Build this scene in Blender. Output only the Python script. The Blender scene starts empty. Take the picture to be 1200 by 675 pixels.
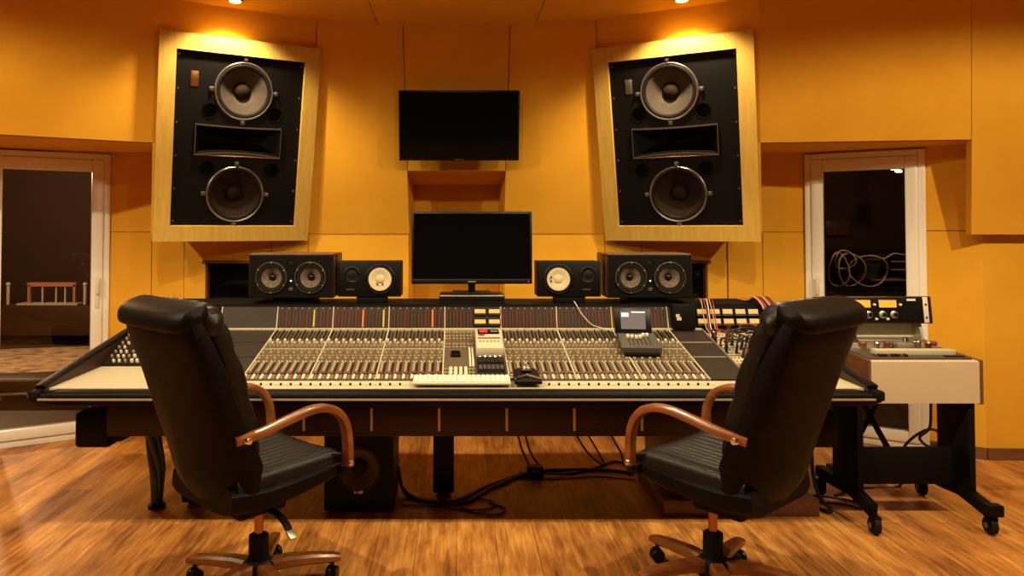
import bpy, bmesh, math, random
from mathutils import Vector, Matrix, Euler
random.seed(7)
PI = math.pi
sc = bpy.context.scene
C = sc.collection
V = Vector

# ------------------------------------------------------------------ camera
F_PX, CX, CY, TH = 850.0, 535.0, 246.0, math.radians(1.5)
cam_d = bpy.data.cameras.new('camera'); cam = bpy.data.objects.new('camera', cam_d); C.objects.link(cam)
cam_d.sensor_width = 36.0; cam_d.sensor_fit = 'HORIZONTAL'
cam_d.lens = F_PX / 1200 * 36.0
cam_d.shift_x = (600 - CX) / 1200
cam_d.shift_y = -(337.5 - CY) / 1200
cam_d.clip_start = 0.05
cam.location = (0, 0, 1.5); cam.rotation_euler = (PI / 2 + TH, 0, 0)
sc.camera = cam
EYE = V((0, 0, 1.5)); FW = V((0, math.cos(TH), math.sin(TH))); UP = V((0, -math.sin(TH), math.cos(TH)))

def ray(x, y): return V(((x - CX) / F_PX, 0, 0)) + FW + UP * ((CY - y) / F_PX)
def at_y(x, y, d):
    r = ray(x, y); return EYE + r * (d / r.y)
def at_plane(x, y, p, n):
    r = ray(x, y); return EYE + r * ((V(p) - EYE).dot(n) / r.dot(n))

# ------------------------------------------------------------------ materials
def mat(name, col, rough=0.5, metal=0.0, col2=None, scale=20.0, stretch=(1, 1, 1), bump=0.0, bscale=None, emit=None, estr=0.0,
        coat=0.0, spec=0.5, detail=4.0, sheen=0.0):
    m = bpy.data.materials.new(name); m.use_nodes = True
    nt = m.node_tree; b = nt.nodes['Principled BSDF']
    b.inputs['Base Color'].default_value = (*col, 1); b.inputs['Roughness'].default_value = rough
    b.inputs['Metallic'].default_value = metal
    b.inputs['Specular IOR Level'].default_value = spec
    if coat: b.inputs['Coat Weight'].default_value = coat; b.inputs['Coat Roughness'].default_value = 0.12
    if sheen: b.inputs['Sheen Weight'].default_value = sheen
    if emit: b.inputs['Emission Color'].default_value = (*emit, 1); b.inputs['Emission Strength'].default_value = estr
    if col2 or bump:
        tc = nt.nodes.new('ShaderNodeTexCoord'); mp = nt.nodes.new('ShaderNodeMapping')
        mp.inputs['Scale'].default_value = stretch
        nt.links.new(tc.outputs['Object'], mp.inputs['Vector'])
    if col2:
        n = nt.nodes.new('ShaderNodeTexNoise'); n.inputs['Scale'].default_value = scale; n.inputs['Detail'].default_value = detail
        nt.links.new(mp.outputs['Vector'], n.inputs['Vector'])
        r = nt.nodes.new('ShaderNodeValToRGB')
        r.color_ramp.elements[0].position = 0.3; r.color_ramp.elements[1].position = 0.7
        r.color_ramp.elements[0].color = (*col, 1); r.color_ramp.elements[1].color = (*col2, 1)
        nt.links.new(n.outputs['Fac'], r.inputs['Fac']); nt.links.new(r.outputs['Color'], b.inputs['Base Color'])
    if bump:
        n2 = nt.nodes.new('ShaderNodeTexNoise'); n2.inputs['Scale'].default_value = bscale or scale * 4; n2.inputs['Detail'].default_value = 3
        nt.links.new(mp.outputs['Vector'], n2.inputs['Vector'])
        bp = nt.nodes.new('ShaderNodeBump'); bp.inputs['Strength'].default_value = bump; bp.inputs['Distance'].default_value = 0.004
        nt.links.new(n2.outputs['Fac'], bp.inputs['Height']); nt.links.new(bp.outputs['Normal'], b.inputs['Normal'])
    return m

M = {}
M['fabric'] = mat('ochre_wall_fabric', (0.71, 0.338, 0.024), 0.9, col2=(0.77, 0.385, 0.032), scale=3.0, bump=0.25, bscale=220, spec=0.15)
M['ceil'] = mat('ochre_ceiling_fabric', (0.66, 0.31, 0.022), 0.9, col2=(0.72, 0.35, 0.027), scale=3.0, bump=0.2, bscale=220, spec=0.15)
M['oak'] = mat('pale_oak', (0.54, 0.32, 0.055), 0.5, col2=(0.62, 0.385, 0.078), scale=6, stretch=(8, 8, 1), spec=0.3)
M['baseboard'] = mat('brown_baseboard', (0.13, 0.05, 0.02), 0.4, col2=(0.2, 0.08, 0.03), scale=5, stretch=(1, 1, 12))
M['upvc'] = mat('cream_white_door_plastic', (0.86, 0.80, 0.68), 0.35)
M['black'] = mat('black_paint', (0.0025, 0.0017, 0.0013), 0.5, bump=0.1, bscale=300, spec=0.16)
M['blackm'] = mat('matt_black', (0.003, 0.002, 0.0015), 0.6, spec=0.14)
M['gloss'] = mat('gloss_black_screen', (0.002, 0.002, 0.002), 0.07, spec=0.35)
M['plastic'] = mat('black_plastic', (0.003, 0.0022, 0.0018), 0.38, spec=0.25)
M['leather'] = mat('dark_brown_leather', (0.0022, 0.0009, 0.0005), 0.5, col2=(0.0036, 0.0015, 0.0008), scale=14, bump=0.3, bscale=160, spec=0.10)
M['seat'] = mat('dark_grey_brown_leather', (0.0055, 0.003, 0.0018), 0.40, bump=0.3, bscale=150, spec=0.26)
M['cherry'] = mat('reddish_brown_varnished_wood', (0.13, 0.036, 0.007), 0.3, col2=(0.24, 0.075, 0.015), scale=5, stretch=(6, 1, 6), coat=0.35)
M['darkwood'] = mat('dark_brown_wood', (0.05, 0.022, 0.010), 0.45, col2=(0.085, 0.037, 0.016), scale=5, stretch=(2, 2, 12))
M['walnut'] = mat('walnut_side_panel', (0.10, 0.035, 0.014), 0.4, col2=(0.17, 0.065, 0.025), scale=5, stretch=(10, 1, 10))
M['chrome'] = mat('chrome', (0.75, 0.7, 0.62), 0.18, 1.0)
M['brass'] = mat('brass_coloured_metal', (0.38, 0.17, 0.06), 0.35, 1.0)
M['alu'] = mat('brushed_aluminium', (0.52, 0.47, 0.38), 0.38, 0.85)
M['cream'] = mat('cream_paint', (0.44, 0.375, 0.25), 0.5, spec=0.3)
M['beige'] = mat('beige_panel_paint', (0.47, 0.36, 0.235), 0.5, col2=(0.50, 0.385, 0.25), scale=2)
M['panel'] = mat('console_module_panel', (0.080, 0.056, 0.033), 0.5, col2=(0.10, 0.072, 0.044), scale=60, spec=0.3)
M['blank'] = mat('console_blank_panel', (0.020, 0.0135, 0.009), 0.5, col2=(0.027, 0.019, 0.013), scale=30, stretch=(1, 8, 1), spec=0.2)
M['knob_tan'] = mat('tan_knob', (0.27, 0.195, 0.11), 0.45, spec=0.3)
M['knob_dark'] = mat('dark_knob', (0.010, 0.0065, 0.005), 0.45, spec=0.2)
M['knob_red'] = mat('red_brown_cap', (0.13, 0.03, 0.018), 0.45, spec=0.3)
M['ivory'] = mat('ivory_plastic', (0.62, 0.54, 0.39), 0.45, spec=0.3)
M['sub_cone'] = mat('olive_brown_cone', (0.075, 0.048, 0.026), 0.6, spec=0.2)
M['ivory2'] = mat('aged_ivory_plastic', (0.50, 0.42, 0.29), 0.5, spec=0.3)
M['patch'] = mat('patch_row_cream', (0.42, 0.36, 0.25), 0.5, spec=0.3)
M['white'] = mat('white_plastic', (0.72, 0.66, 0.53), 0.45, spec=0.3)
M['vu'] = mat('lit_yellow_meter_face', (0.55, 0.36, 0.12), 0.5, emit=(1.0, 0.62, 0.16), estr=0.08)
M['vu_amber'] = mat('lit_amber_meter_face', (0.70, 0.30, 0.04), 0.5, emit=(1.0, 0.36, 0.03), estr=0.55)
M['meter'] = mat('dark_red_meter_column', (0.10, 0.014, 0.008), 0.45, spec=0.12, emit=(0.5, 0.05, 0.02), estr=0.04)
M['meter_br'] = mat('brown_meter_column', (0.060, 0.022, 0.011), 0.45, spec=0.12)
M['meter_or'] = mat('lit_orange_meter_column', (0.6, 0.12, 0.03), 0.5, spec=0.1, emit=(1.0, 0.22, 0.05), estr=0.25)
M['meter_ye'] = mat('lit_yellow_green_column', (0.45, 0.33, 0.05), 0.5, spec=0.1, emit=(0.7, 0.55, 0.08), estr=0.08)
M['led'] = mat('white_indicator', (0.9, 0.85, 0.75), 0.3, emit=(1.0, 0.9, 0.7), estr=2.0)
M['reddisp'] = mat('red_lit_display', (0.3, 0.02, 0.02), 0.2, emit=(1.0, 0.05, 0.04), estr=0.35)
M['lcd'] = mat('grey_lcd', (0.09, 0.08, 0.08), 0.2, emit=(0.75, 0.66, 0.70), estr=0.11)
M['lcd_hi'] = mat('bright_lcd_patch', (0.7, 0.7, 0.75), 0.2, emit=(0.9, 0.9, 1.0), estr=0.55)
M['remote'] = mat('grey_brown_plastic', (0.055, 0.045, 0.034), 0.45, spec=0.3)
M['cone_tan'] = mat('beige_paper_cone', (0.050, 0.036, 0.026), 0.75, col2=(0.068, 0.050, 0.036), scale=30, spec=0.15)
M['cone_dk'] = mat('shaded_cone_brown_cap', (0.017, 0.0085, 0.0055), 0.8, col2=(0.023, 0.012, 0.0075), scale=30, spec=0.08)  # lower cone's light falloff put into the colour; also brown dust caps
M['cone_grey'] = mat('woven_grey_cone', (0.085, 0.058, 0.040), 0.5, col2=(0.19, 0.135, 0.095), scale=55, spec=0.3)
M['cone_white'] = mat('off_white_cone', (0.60, 0.49, 0.31), 0.7, spec=0.2)
M['rubber'] = mat('rubber_surround', (0.008, 0.0055, 0.0042), 0.6, spec=0.15)
M['steelring'] = mat('grey_metal_ring', (0.20, 0.17, 0.14), 0.3, 0.8)
M['horn'] = mat('horn_lip_metal', (0.62, 0.40, 0.28), 0.25, 0.8)
M['hornin'] = mat('horn_throat', (0.0015, 0.001, 0.001), 0.6, spec=0.08)
M['woodcab'] = mat('reddish_dark_cabinet', (0.022, 0.008, 0.0045), 0.38, spec=0.25, col2=(0.035, 0.013, 0.007), scale=4, stretch=(1, 8, 8))
M['green'] = mat('dark_green_cable_sleeve', (0.012, 0.040, 0.032), 0.35)
M['cable'] = mat('black_cable_rubber', (0.008, 0.007, 0.006), 0.5)
M['cable_red'] = mat('red_cable', (0.30, 0.03, 0.02), 0.45)
M['cable_pink'] = mat('salmon_cable', (0.55, 0.25, 0.17), 0.5)
M['cable_white'] = mat('white_cable', (0.70, 0.62, 0.50), 0.5)
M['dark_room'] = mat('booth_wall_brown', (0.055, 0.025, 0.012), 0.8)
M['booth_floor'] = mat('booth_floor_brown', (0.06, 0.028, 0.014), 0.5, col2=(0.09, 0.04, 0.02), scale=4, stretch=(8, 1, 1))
M['rug'] = mat('patterned_rug', (0.25, 0.15, 0.08), 0.95, col2=(0.85, 0.68, 0.45), scale=7, detail=8)
M['lamp'] = mat('lit_lamp_lens', (1, 0.9, 0.7), 0.4, emit=(1.0, 0.72, 0.34), estr=40)
M['boothlamp'] = mat('lit_booth_lamp', (1, 0.9, 0.7), 0.4, emit=(1.0, 0.75, 0.45), estr=9)

def floor_mat():
    m = bpy.data.materials.new('plank_floor'); m.use_nodes = True; nt = m.node_tree; b = nt.nodes['Principled BSDF']
    L = nt.links.new
    tc = nt.nodes.new('ShaderNodeTexCoord')
    rot = nt.nodes.new('ShaderNodeMapping'); rot.inputs['Rotation'].default_value = (0, 0, PI / 2)
    L(tc.outputs['Object'], rot.inputs['Vector'])
    br = nt.nodes.new('ShaderNodeTexBrick'); br.offset = 0.37; br.inputs['Scale'].default_value = 1.0
    br.inputs['Brick Width'].default_value = 1.25; br.inputs['Row Height'].default_value = 0.19
    br.inputs['Mortar Size'].default_value = 0.0022; br.inputs['Mortar Smooth'].default_value = 0.3; br.inputs['Bias'].default_value = 0.0
    br.inputs['Color1'].default_value = (0, 0, 0, 1); br.inputs['Color2'].default_value = (1, 1, 1, 1); br.inputs['Mortar'].default_value = (0.5, 0.5, 0.5, 1)
    L(rot.outputs['Vector'], br.inputs['Vector'])
    # grain, drawn out along the plank
    mp = nt.nodes.new('ShaderNodeMapping'); mp.inputs['Scale'].default_value = (38.0, 3.4, 1)
    L(tc.outputs['Object'], mp.inputs['Vector'])
    off = nt.nodes.new('ShaderNodeVectorMath'); off.operation = 'MULTIPLY_ADD'
    off.inputs[1].default_value = (7, 13, 5)
    L(br.outputs['Color'], off.inputs[0]); L(mp.outputs['Vector'], off.inputs[2])
    n1 = nt.nodes.new('ShaderNodeTexNoise'); n1.inputs['Scale'].default_value = 1.3; n1.inputs['Detail'].default_value = 10; n1.inputs['Roughness'].default_value = 0.62
    n1.inputs['Distortion'].default_value = 0.25
    L(off.outputs[0], n1.inputs['Vector'])
    n2 = nt.nodes.new('ShaderNodeTexNoise'); n2.inputs['Scale'].default_value = 2.4; n2.inputs['Detail'].default_value = 5
    mp2 = nt.nodes.new('ShaderNodeMapping'); mp2.inputs['Scale'].default_value = (4.0, 1.1, 1); L(tc.outputs['Object'], mp2.inputs['Vector']); L(mp2.outputs['Vector'], n2.inputs['Vector'])
    r = nt.nodes.new('ShaderNodeValToRGB'); e = r.color_ramp.elements
    e[0].position = 0.28; e[0].color = (0.10, 0.027, 0.006, 1)
    e[1].position = 0.70; e[1].color = (0.74, 0.35, 0.085, 1)
    k = r.color_ramp.elements.new(0.5); k.color = (0.43, 0.165, 0.036, 1)
    add = nt.nodes.new('ShaderNodeMath'); add.operation = 'MULTIPLY_ADD'; add.inputs[1].default_value = 0.13
    sub = nt.nodes.new('ShaderNodeMath'); sub.operation = 'SUBTRACT'; sub.inputs[1].default_value = 0.5
    L(br.outputs['Color'], sub.inputs[0]); gr = nt.nodes.new('ShaderNodeMath'); gr.operation = 'MULTIPLY_ADD'; gr.inputs[1].default_value = 0.62; gr.inputs[2].default_value = 0.19
    L(n1.outputs['Fac'], gr.inputs[0]); L(sub.outputs[0], add.inputs[0]); L(gr.outputs[0], add.inputs[2])
    add2 = nt.nodes.new('ShaderNodeMath'); add2.operation = 'MULTIPLY_ADD'; add2.inputs[1].default_value = 0.42
    sub2 = nt.nodes.new('ShaderNodeMath'); sub2.operation = 'SUBTRACT'; sub2.inputs[1].default_value = 0.5
    L(n2.outputs['Fac'], sub2.inputs[0]); L(sub2.outputs[0], add2.inputs[0]); L(add.outputs[0], add2.inputs[2])
    L(add2.outputs[0], r.inputs['Fac'])
    mx = nt.nodes.new('ShaderNodeMixRGB'); mx.blend_type = 'MULTIPLY'; mx.inputs['Color2'].default_value = (0.6, 0.52, 0.46, 1)
    L(br.outputs['Fac'], mx.inputs['Fac']); L(r.outputs['Color'], mx.inputs['Color1']); L(mx.outputs['Color'], b.inputs['Base Color'])
    b.inputs['Roughness'].default_value = 0.42; b.inputs['Specular IOR Level'].default_value = 0.4
    bp = nt.nodes.new('ShaderNodeBump'); bp.inputs['Strength'].default_value = 0.15; bp.inputs['Distance'].default_value = 0.002
    L(n1.outputs['Fac'], bp.inputs['Height']); L(bp.outputs['Normal'], b.inputs['Normal'])
    return m
M['floor'] = floor_mat()

def glass_mat():
    m = bpy.data.materials.new('dark_door_glass'); m.use_nodes = True; nt = m.node_tree
    nt.nodes.remove(nt.nodes['Principled BSDF']); out = nt.nodes['Material Output']
    t = nt.nodes.new('ShaderNodeBsdfTransparent'); t.inputs['Color'].default_value = (0.8, 0.76, 0.72, 1)
    g = nt.nodes.new('ShaderNodeBsdfGlossy'); g.inputs['Roughness'].default_value = 0.02
    fr = nt.nodes.new('ShaderNodeFresnel'); fr.inputs['IOR'].default_value = 1.45
    mx = nt.nodes.new('ShaderNodeMixShader')
    nt.links.new(fr.outputs[0], mx.inputs[0]); nt.links.new(t.outputs[0], mx.inputs[1]); nt.links.new(g.outputs[0], mx.inputs[2])
    nt.links.new(mx.outputs[0], out.inputs['Surface'])
    return m
M['glass'] = glass_mat()

# ------------------------------------------------------------------ mesh building
WM = {}
def wm(o):
    return WM.get(o.name, Matrix()) if o else Matrix()

class MB:
    def __init__(s): s.bm = bmesh.new()
    def _place(s, vs, mtx):
        bmesh.ops.transform(s.bm, matrix=mtx, verts=vs)
    def box(s, c, size, rot=None, bev=0.0, seg=2):
        r = bmesh.ops.create_cube(s.bm, size=1.0)
        vs = r['verts']
        bmesh.ops.scale(s.bm, vec=size, verts=vs)
        if bev > 0:
            es = list({e for v in vs for e in v.link_edges})
            q = bmesh.ops.bevel(s.bm, geom=es, offset=min(bev, min(size) * 0.49), segments=seg, profile=0.5, affect='EDGES')
            vs = list({v for f in q['faces'] for v in f.verts} | {v for v in vs if v.is_valid})
        mt = Matrix.Translation(V(c)) @ (rot.to_4x4() if rot is not None else Matrix())
        s._place(vs, mt); return s
    def bx(s, x0, x1, y0, y1, z0, z1, bev=0.0, seg=2):
        return s.box(((x0 + x1) / 2, (y0 + y1) / 2, (z0 + z1) / 2), (abs(x1 - x0), abs(y1 - y0), abs(z1 - z0)), None, bev, seg)
    def lathe(s, prof, o, axis=(0, 0, 1), seg=32, sx=1.0):
        """prof: (r, h) pairs along axis; r=0 ends close to a point"""
        ax = V(axis).normalized()
        q = V((0, 0, 1)).rotation_difference(ax).to_matrix()
        rings = []
        for r, h in prof:
            if r <= 1e-6: rings.append([s.bm.verts.new(V(o) + q @ V((0, 0, h)))])
            else: rings.append([s.bm.verts.new(V(o) + q @ V((r * math.cos(2 * PI * k / seg) * sx, r * math.sin(2 * PI * k / seg), h))) for k in range(seg)])
        s._rings(rings, True); return s
    def _rings(s, rings, close=True):
        for a, b in zip(rings, rings[1:]):
            n = max(len(a), len(b))
            for k in range(n if close else n - 1):
                j = (k + 1) % n
                if len(a) == 1 and len(b) == 1: continue
                if len(a) == 1: f = [a[0], b[j], b[k]]
                elif len(b) == 1: f = [a[k], a[j], b[0]]
                else: f = [a[k], a[j], b[j], b[k]]
                try: s.bm.faces.new(f)
                except ValueError: pass
    def cyl(s, p0, p1, r0, r1=None, seg=20, bev=0.0):
        p0, p1 = V(p0), V(p1); h = (p1 - p0).length; r1 = r0 if r1 is None else r1
        if bev: prof = [(0, 0), (r0 - bev, 0), (r0, bev), (r1, h - bev), (r1 - bev, h), (0, h)]
        else: prof = [(0, 0), (r0, 0), (r1, h), (0, h)]
        return s.lathe(prof, p0, p1 - p0, seg)
    def loft(s, rings, cap=True):
        R = [[s.bm.verts.new(V(p)) for p in r] for r in rings]
        s._rings(R, True)
        if cap:
            for r in (R[0], R[-1]):
                try: s.bm.faces.new(r)
                except ValueError: pass
        return s
    def tube(s, pts, r, seg=8, n=8, rect=None, up=(0, 0, 1), caps=True):
        P = spline(pts, n); m = len(P); rings = []
        t = (P[1] - P[0]).normalized(); u = V(up) - t * V(up).dot(t)
        if u.length < 1e-4: u = t.orthogonal()
        u.normalize()
        for i, p in enumerate(P):
            t2 = (P[min(i + 1, m - 1)] - P[max(i - 1, 0)]).normalized()
            q = t.rotation_difference(t2); u = q @ u; u = (u - t2 * u.dot(t2)).normalized(); t = t2
            w = t.cross(u)
            if rect:
                a, b, c = rect[0] / 2, rect[1] / 2, rect[2]
                sh = []
                for (sx, sy) in ((1, 1), (-1, 1), (-1, -1), (1, -1)):
                    for k in range(3):
                        an = {(1, 1): 0, (-1, 1): 90, (-1, -1): 180, (1, -1): 270}[(sx, sy)] + 45 * k
                        sh.append((sx * (a - c) + c * math.cos(math.radians(an)), sy * (b - c) + c * math.sin(math.radians(an))))
                rings.append([p + w * x + u * y for x, y in sh])
            else:
                rr = r(i / (m - 1)) if callable(r) else r
                rings.append([p + (w * math.cos(2 * PI * k / seg) + u * math.sin(2 * PI * k / seg)) * rr for k in range(seg)])
        return s.loft(rings, caps)
    def slab(s, poly, thick, d=None):
        """polygon in space, thickened along d (unit) or its own normal"""
        poly = [V(p) for p in poly]
        if d is None:
            d = (poly[1] - poly[0]).cross(poly[2] - poly[1]).normalized()
        d = V(d) * thick
        a = [s.bm.verts.new(p) for p in poly]; b = [s.bm.verts.new(p + d) for p in poly]
        s.bm.faces.new(a); s.bm.faces.new(b[::-1])
        n = len(a)
        for k in range(n): s.bm.faces.new([a[k], b[k], b[(k + 1) % n], a[(k + 1) % n]])
        return s
    def plate(s, x0, x1, z0, z1, holes, yf, yb):
        """flat board in the x-z plane with holes (round: (x, z, r); box: (xa, xb, za, zb)), front yf, back yb"""
        loops = [[(x0, z0), (x1, z0), (x1, z1), (x0, z1)]]
        for h in holes:
            if len(h) == 3: loops.append([(h[0] + h[2] * math.cos(2 * PI * k / 40), h[1] + h[2] * math.sin(2 * PI * k / 40)) for k in range(40)])
            else: loops.append([(h[0], h[2]), (h[1], h[2]), (h[1], h[3]), (h[0], h[3])])
        es, vl = [], []
        for lp in loops:
            vs = [s.bm.verts.new((x, yf, z)) for x, z in lp]; vl.append(vs)
            es += [s.bm.edges.new((vs[i], vs[(i + 1) % len(vs)])) for i in range(len(vs))]
        bmesh.ops.triangle_fill(s.bm, use_beauty=True, use_dissolve=False, edges=es, normal=(0, -1, 0))
        for vs in vl:
            b = [s.bm.verts.new((v.co.x, yb, v.co.z)) for v in vs]; n = len(vs)
            for i in range(n): s.bm.faces.new([vs[i], vs[(i + 1) % n], b[(i + 1) % n], b[i]])
        return s
    def prism_x(s, prof, x0, x1, bev=0.0):
        return s.slab([(x0, y, z) for y, z in prof], x1 - x0, (1, 0, 0))
    def build(s, name, m, parent=None, local=False, sharp=32, bevel=0.0):
        bm = s.bm
        if bevel:
            es = [e for e in bm.edges if len(e.link_faces) == 2 and e.calc_face_angle(0) > 0.5]
            bmesh.ops.bevel(bm, geom=es, offset=bevel, segments=2, profile=0.5, affect='EDGES')
        bmesh.ops.recalc_face_normals(bm, faces=bm.faces)
        for f in bm.faces: f.smooth = True
        lim = math.radians(sharp)
        for e in bm.edges: e.smooth = not (len(e.link_faces) == 2 and e.calc_face_angle(0) > lim)
        if not local and parent is not None: bm.transform(wm(parent).inverted())
        me = bpy.data.meshes.new(name); bm.to_mesh(me); bm.free()
        if m is not None: me.materials.append(m)
        o = bpy.data.objects.new(name, me); C.objects.link(o)
        if parent is not None: o.parent = parent; WM[o.name] = wm(parent)
        return o

def spline(pts, n=8):
    P = [V(p) for p in pts]
    if n <= 1 or len(P) < 3: return P
    out = []
    for i in range(len(P) - 1):
        a, b, c, d = P[max(i - 1, 0)], P[i], P[i + 1], P[min(i + 2, len(P) - 1)]
        for k in range(n):
            t = k / n
            out.append(0.5 * ((2 * b) + (c - a) * t + (2 * a - 5 * b + 4 * c - d) * t * t + (3 * b - a - 3 * c + d) * t ** 3))
    return out + [P[-1]]

def tag(o, label, cat, group=None, kind=None):
    o['label'] = label; o['category'] = cat
    if group: o['group'] = group
    if kind: o['kind'] = kind
    return o
def thing(name, label, cat, loc=(0, 0, 0), rz=0.0, group=None, mtx=None):
    o = bpy.data.objects.new(name, None); C.objects.link(o)
    o.empty_display_size = 0.1
    if mtx is None: mtx = Matrix.Translation(V(loc)) @ Matrix.Rotation(rz, 4, 'Z')
    o.matrix_world = mtx; WM[o.name] = mtx.copy()
    return tag(o, label, cat, group)
def frame(c, xdir, zdir):
    """matrix with local x along xdir, local z near zdir"""
    x = V(xdir).normalized(); z = V(zdir); z = (z - x * z.dot(x)).normalized(); y = z.cross(x)
    m = Matrix((x, y, z)).transposed().to_4x4(); m.translation = V(c); return m
def copy_tree(o, mtx=None, parent=None):
    c = o.copy(); C.objects.link(c)
    if parent: c.parent = parent
    for ch in list(o.children): copy_tree(ch, None, c)
    if mtx is not None: c.matrix_world = mtx; WM[c.name] = mtx.copy()
    return c
def struct(name, mb, m, parent=None, **k):
    o = mb.build(name, m, parent, **k)
    if parent is None: o['kind'] = 'structure'
    return o

# ------------------------------------------------------------------ room shell
ZC = 2.955
ZS = 1.465          # bottom of the leaning upper panels
TILT = math.radians(12.4)
SM = lambda p, s: V((p[0] * s, p[1], p[2]))
B0, B1, B2 = (0.353, 5.456), (1.09, 5.33), (2.03, 4.822)
T0, T1, T2 = (0.382, 5.124), (0.969, 5.01), (1.893, 4.515)
def lerp(a, b, t): return (a[0] + (b[0] - a[0]) * t, a[1] + (b[1] - a[1]) * t)
def lean(i, z):
    b, t = ((B0, T0), (B1, T1), (B2, T2))[i]
    q = lerp(b, t, (z - ZS) / (ZC - ZS)); return (q[0], q[1], z)
g = 0.003
mb = MB().bx(-4.6, 4.6, -3.0, 5.35, -0.1, 0.0); struct('floor', mb, M['floor'])
mb = MB()
for x0, x1 in ((-4.6, -2.2), (-2.2, -0.56), (-0.56, 0.56), (0.56, 2.2), (2.2, 4.6)):
    mb.bx(x0 + g, x1 - g, -3.0, 5.4, ZC, ZC + 0.08)
struct('ceiling', mb, M['ceil'])
struct('wall_back', MB().bx(-4.3, 4.3, -3.0, -2.9, 0, ZC), M['dark_room'])
struct('wall_left', MB().bx(-4.4, -4.3, -3.0, 5.0, 0, ZC), M['dark_room'])
struct('wall_right', MB().bx(4.3, 4.4, -3.0, 5.0, 0, ZC), M['dark_room'])

# leaning panels: centre, flanks, loudspeaker bays
NZ = 1.93           # top of the niche
mb = MB(); bk = V((0, 1, 0))
a0, a1 = lean(0, NZ), lean(0, ZC)
mb.slab([(-a0[0] + g, a0[1], NZ), (a0[0] - g, a0[1], NZ), (a1[0] - g, a1[1], ZC), (-a1[0] + g, a1[1], ZC)], 0.06, bk)
for s in (-1, 1):
    def q(i, z, dx=0): p = lean(i, z); return V(((p[0] + dx) * s, p[1], z))
    mb.slab([q(0, ZS, g), q(1, ZS, -g), q(1, ZC, -g), q(0, ZC, g)], 0.08, bk)
    o4 = [q(1, ZS, g), q(2, ZS), q(2, ZC), q(1, ZC, g)]
    fr4 = [V((-1.10758, 5.3294, 1.42744)), V((-2.02975, 4.82859, 1.42744)), V((-1.88964, 4.5706, 2.76515)), V((-0.96747, 5.0714, 2.76515))]
    cc = sum(fr4, V((0, 0, 0))) / 4
    i4 = [SM(cc + (p - cc) * .93 + V((0, .012, 0)), -s) for p in fr4]
    for k in range(4): mb.slab([o4[k], o4[(k + 1) % 4], i4[(k + 1) % 4], i4[k]], 0.03, bk)
struct('wall_front_upper', mb, M['fabric'])

# niche behind the desktop monitor
mb = MB(); NY = 5.98
f0 = lean(0, NZ)
mb.slab([(-0.35, NY, 0), (0.35, NY, 0), (0.35, NY, 1.86), (-0.35, NY, 1.86)], 0.05, (0, 1, 0))
mb.slab([(-f0[0], f0[1], NZ), (f0[0], f0[1], NZ), (0.36, NY, 1.86), (-0.36, NY, 1.86)], 0.05, (0, 0, 1))
for s in (-1, 1):
    mb.slab([(0.362 * s, 5.46, 0), (0.352 * s, NY, 0), (0.352 * s, NY, NZ), (0.376 * s, f0[1] + 0.06, NZ), (0.362 * s, 5.46, ZS)], 0.04, (s, 0, 0))
struct('wall_niche', mb, M['fabric'])

# lower wall with grooves and two dark windows
KX, KY = 2.56, 5.335
WX0, WX1, WZ0, WZ1 = 1.22, 1.845, 0.97, 1.265
for s, nm in ((-1, 'wall_front_lower_left'), (1, 'wall_front_lower_right')):
    mb = MB()
    def pan(x0, x1, z0, z1, y0=KY, y1=KY, gg=g): mb.slab([((x0 + gg) * s, y0, z0), ((x1 - gg) * s, y1, z0), ((x1 - gg) * s, y1, z1), ((x0 + gg) * s, y0, z1)], 0.10, (0, 1, 0))
    pan(B0[0] + 0.006, B1[0], 0, ZS + 0.01, B0[1] + 0.006, KY)
    seam = 1.985 if s > 0 else 2.0
    pan(B1[0], seam, 0, WZ0, gg=0.001); pan(B1[0], 1.36, WZ1, ZS + 0.01); pan(1.36, seam, WZ1, ZS + 0.01)
    pan(B1[0], WX0, WZ0, WZ1, gg=0); pan(WX1, seam, WZ0, WZ1, gg=0)
    if s > 0: pan(seam + 0.008, 2.25, 0, ZS + 0.01); pan(2.25, KX, 0, ZS + 0.01)
    else: pan(seam, 2.24, 0, ZS + 0.01); pan(2.24, KX, 0, ZS + 0.01)
    pan(2.0, KX, ZS + 0.014, 2.1)
    struct(nm, mb, M['fabric'])
    w = struct('window_1' if s < 0 else 'window_2', MB().bx(WX0 * s, WX1 * s, KY + 0.075, KY + 0.085, WZ0, WZ1), M['gloss'])
    w['label'] = 'small dark window in the lower wall beside the speakers'
    fr = MB()
    fr.bx((WX0 - .01) * s, (WX1 + .02) * s, KY - 0.012, KY + 0.07, WZ1 - 0.018, WZ1 + 0.004)
    fr.bx(WX0 * s, WX1 * s, KY, KY + 0.07, WZ0, WZ0 + 0.012)
    fr.bx(WX1 * s, (WX1 - .012) * s, KY + 0.01, KY + 0.07, WZ0, WZ1)
    o = fr.build('window_frame', M['walnut'], w); 

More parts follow.
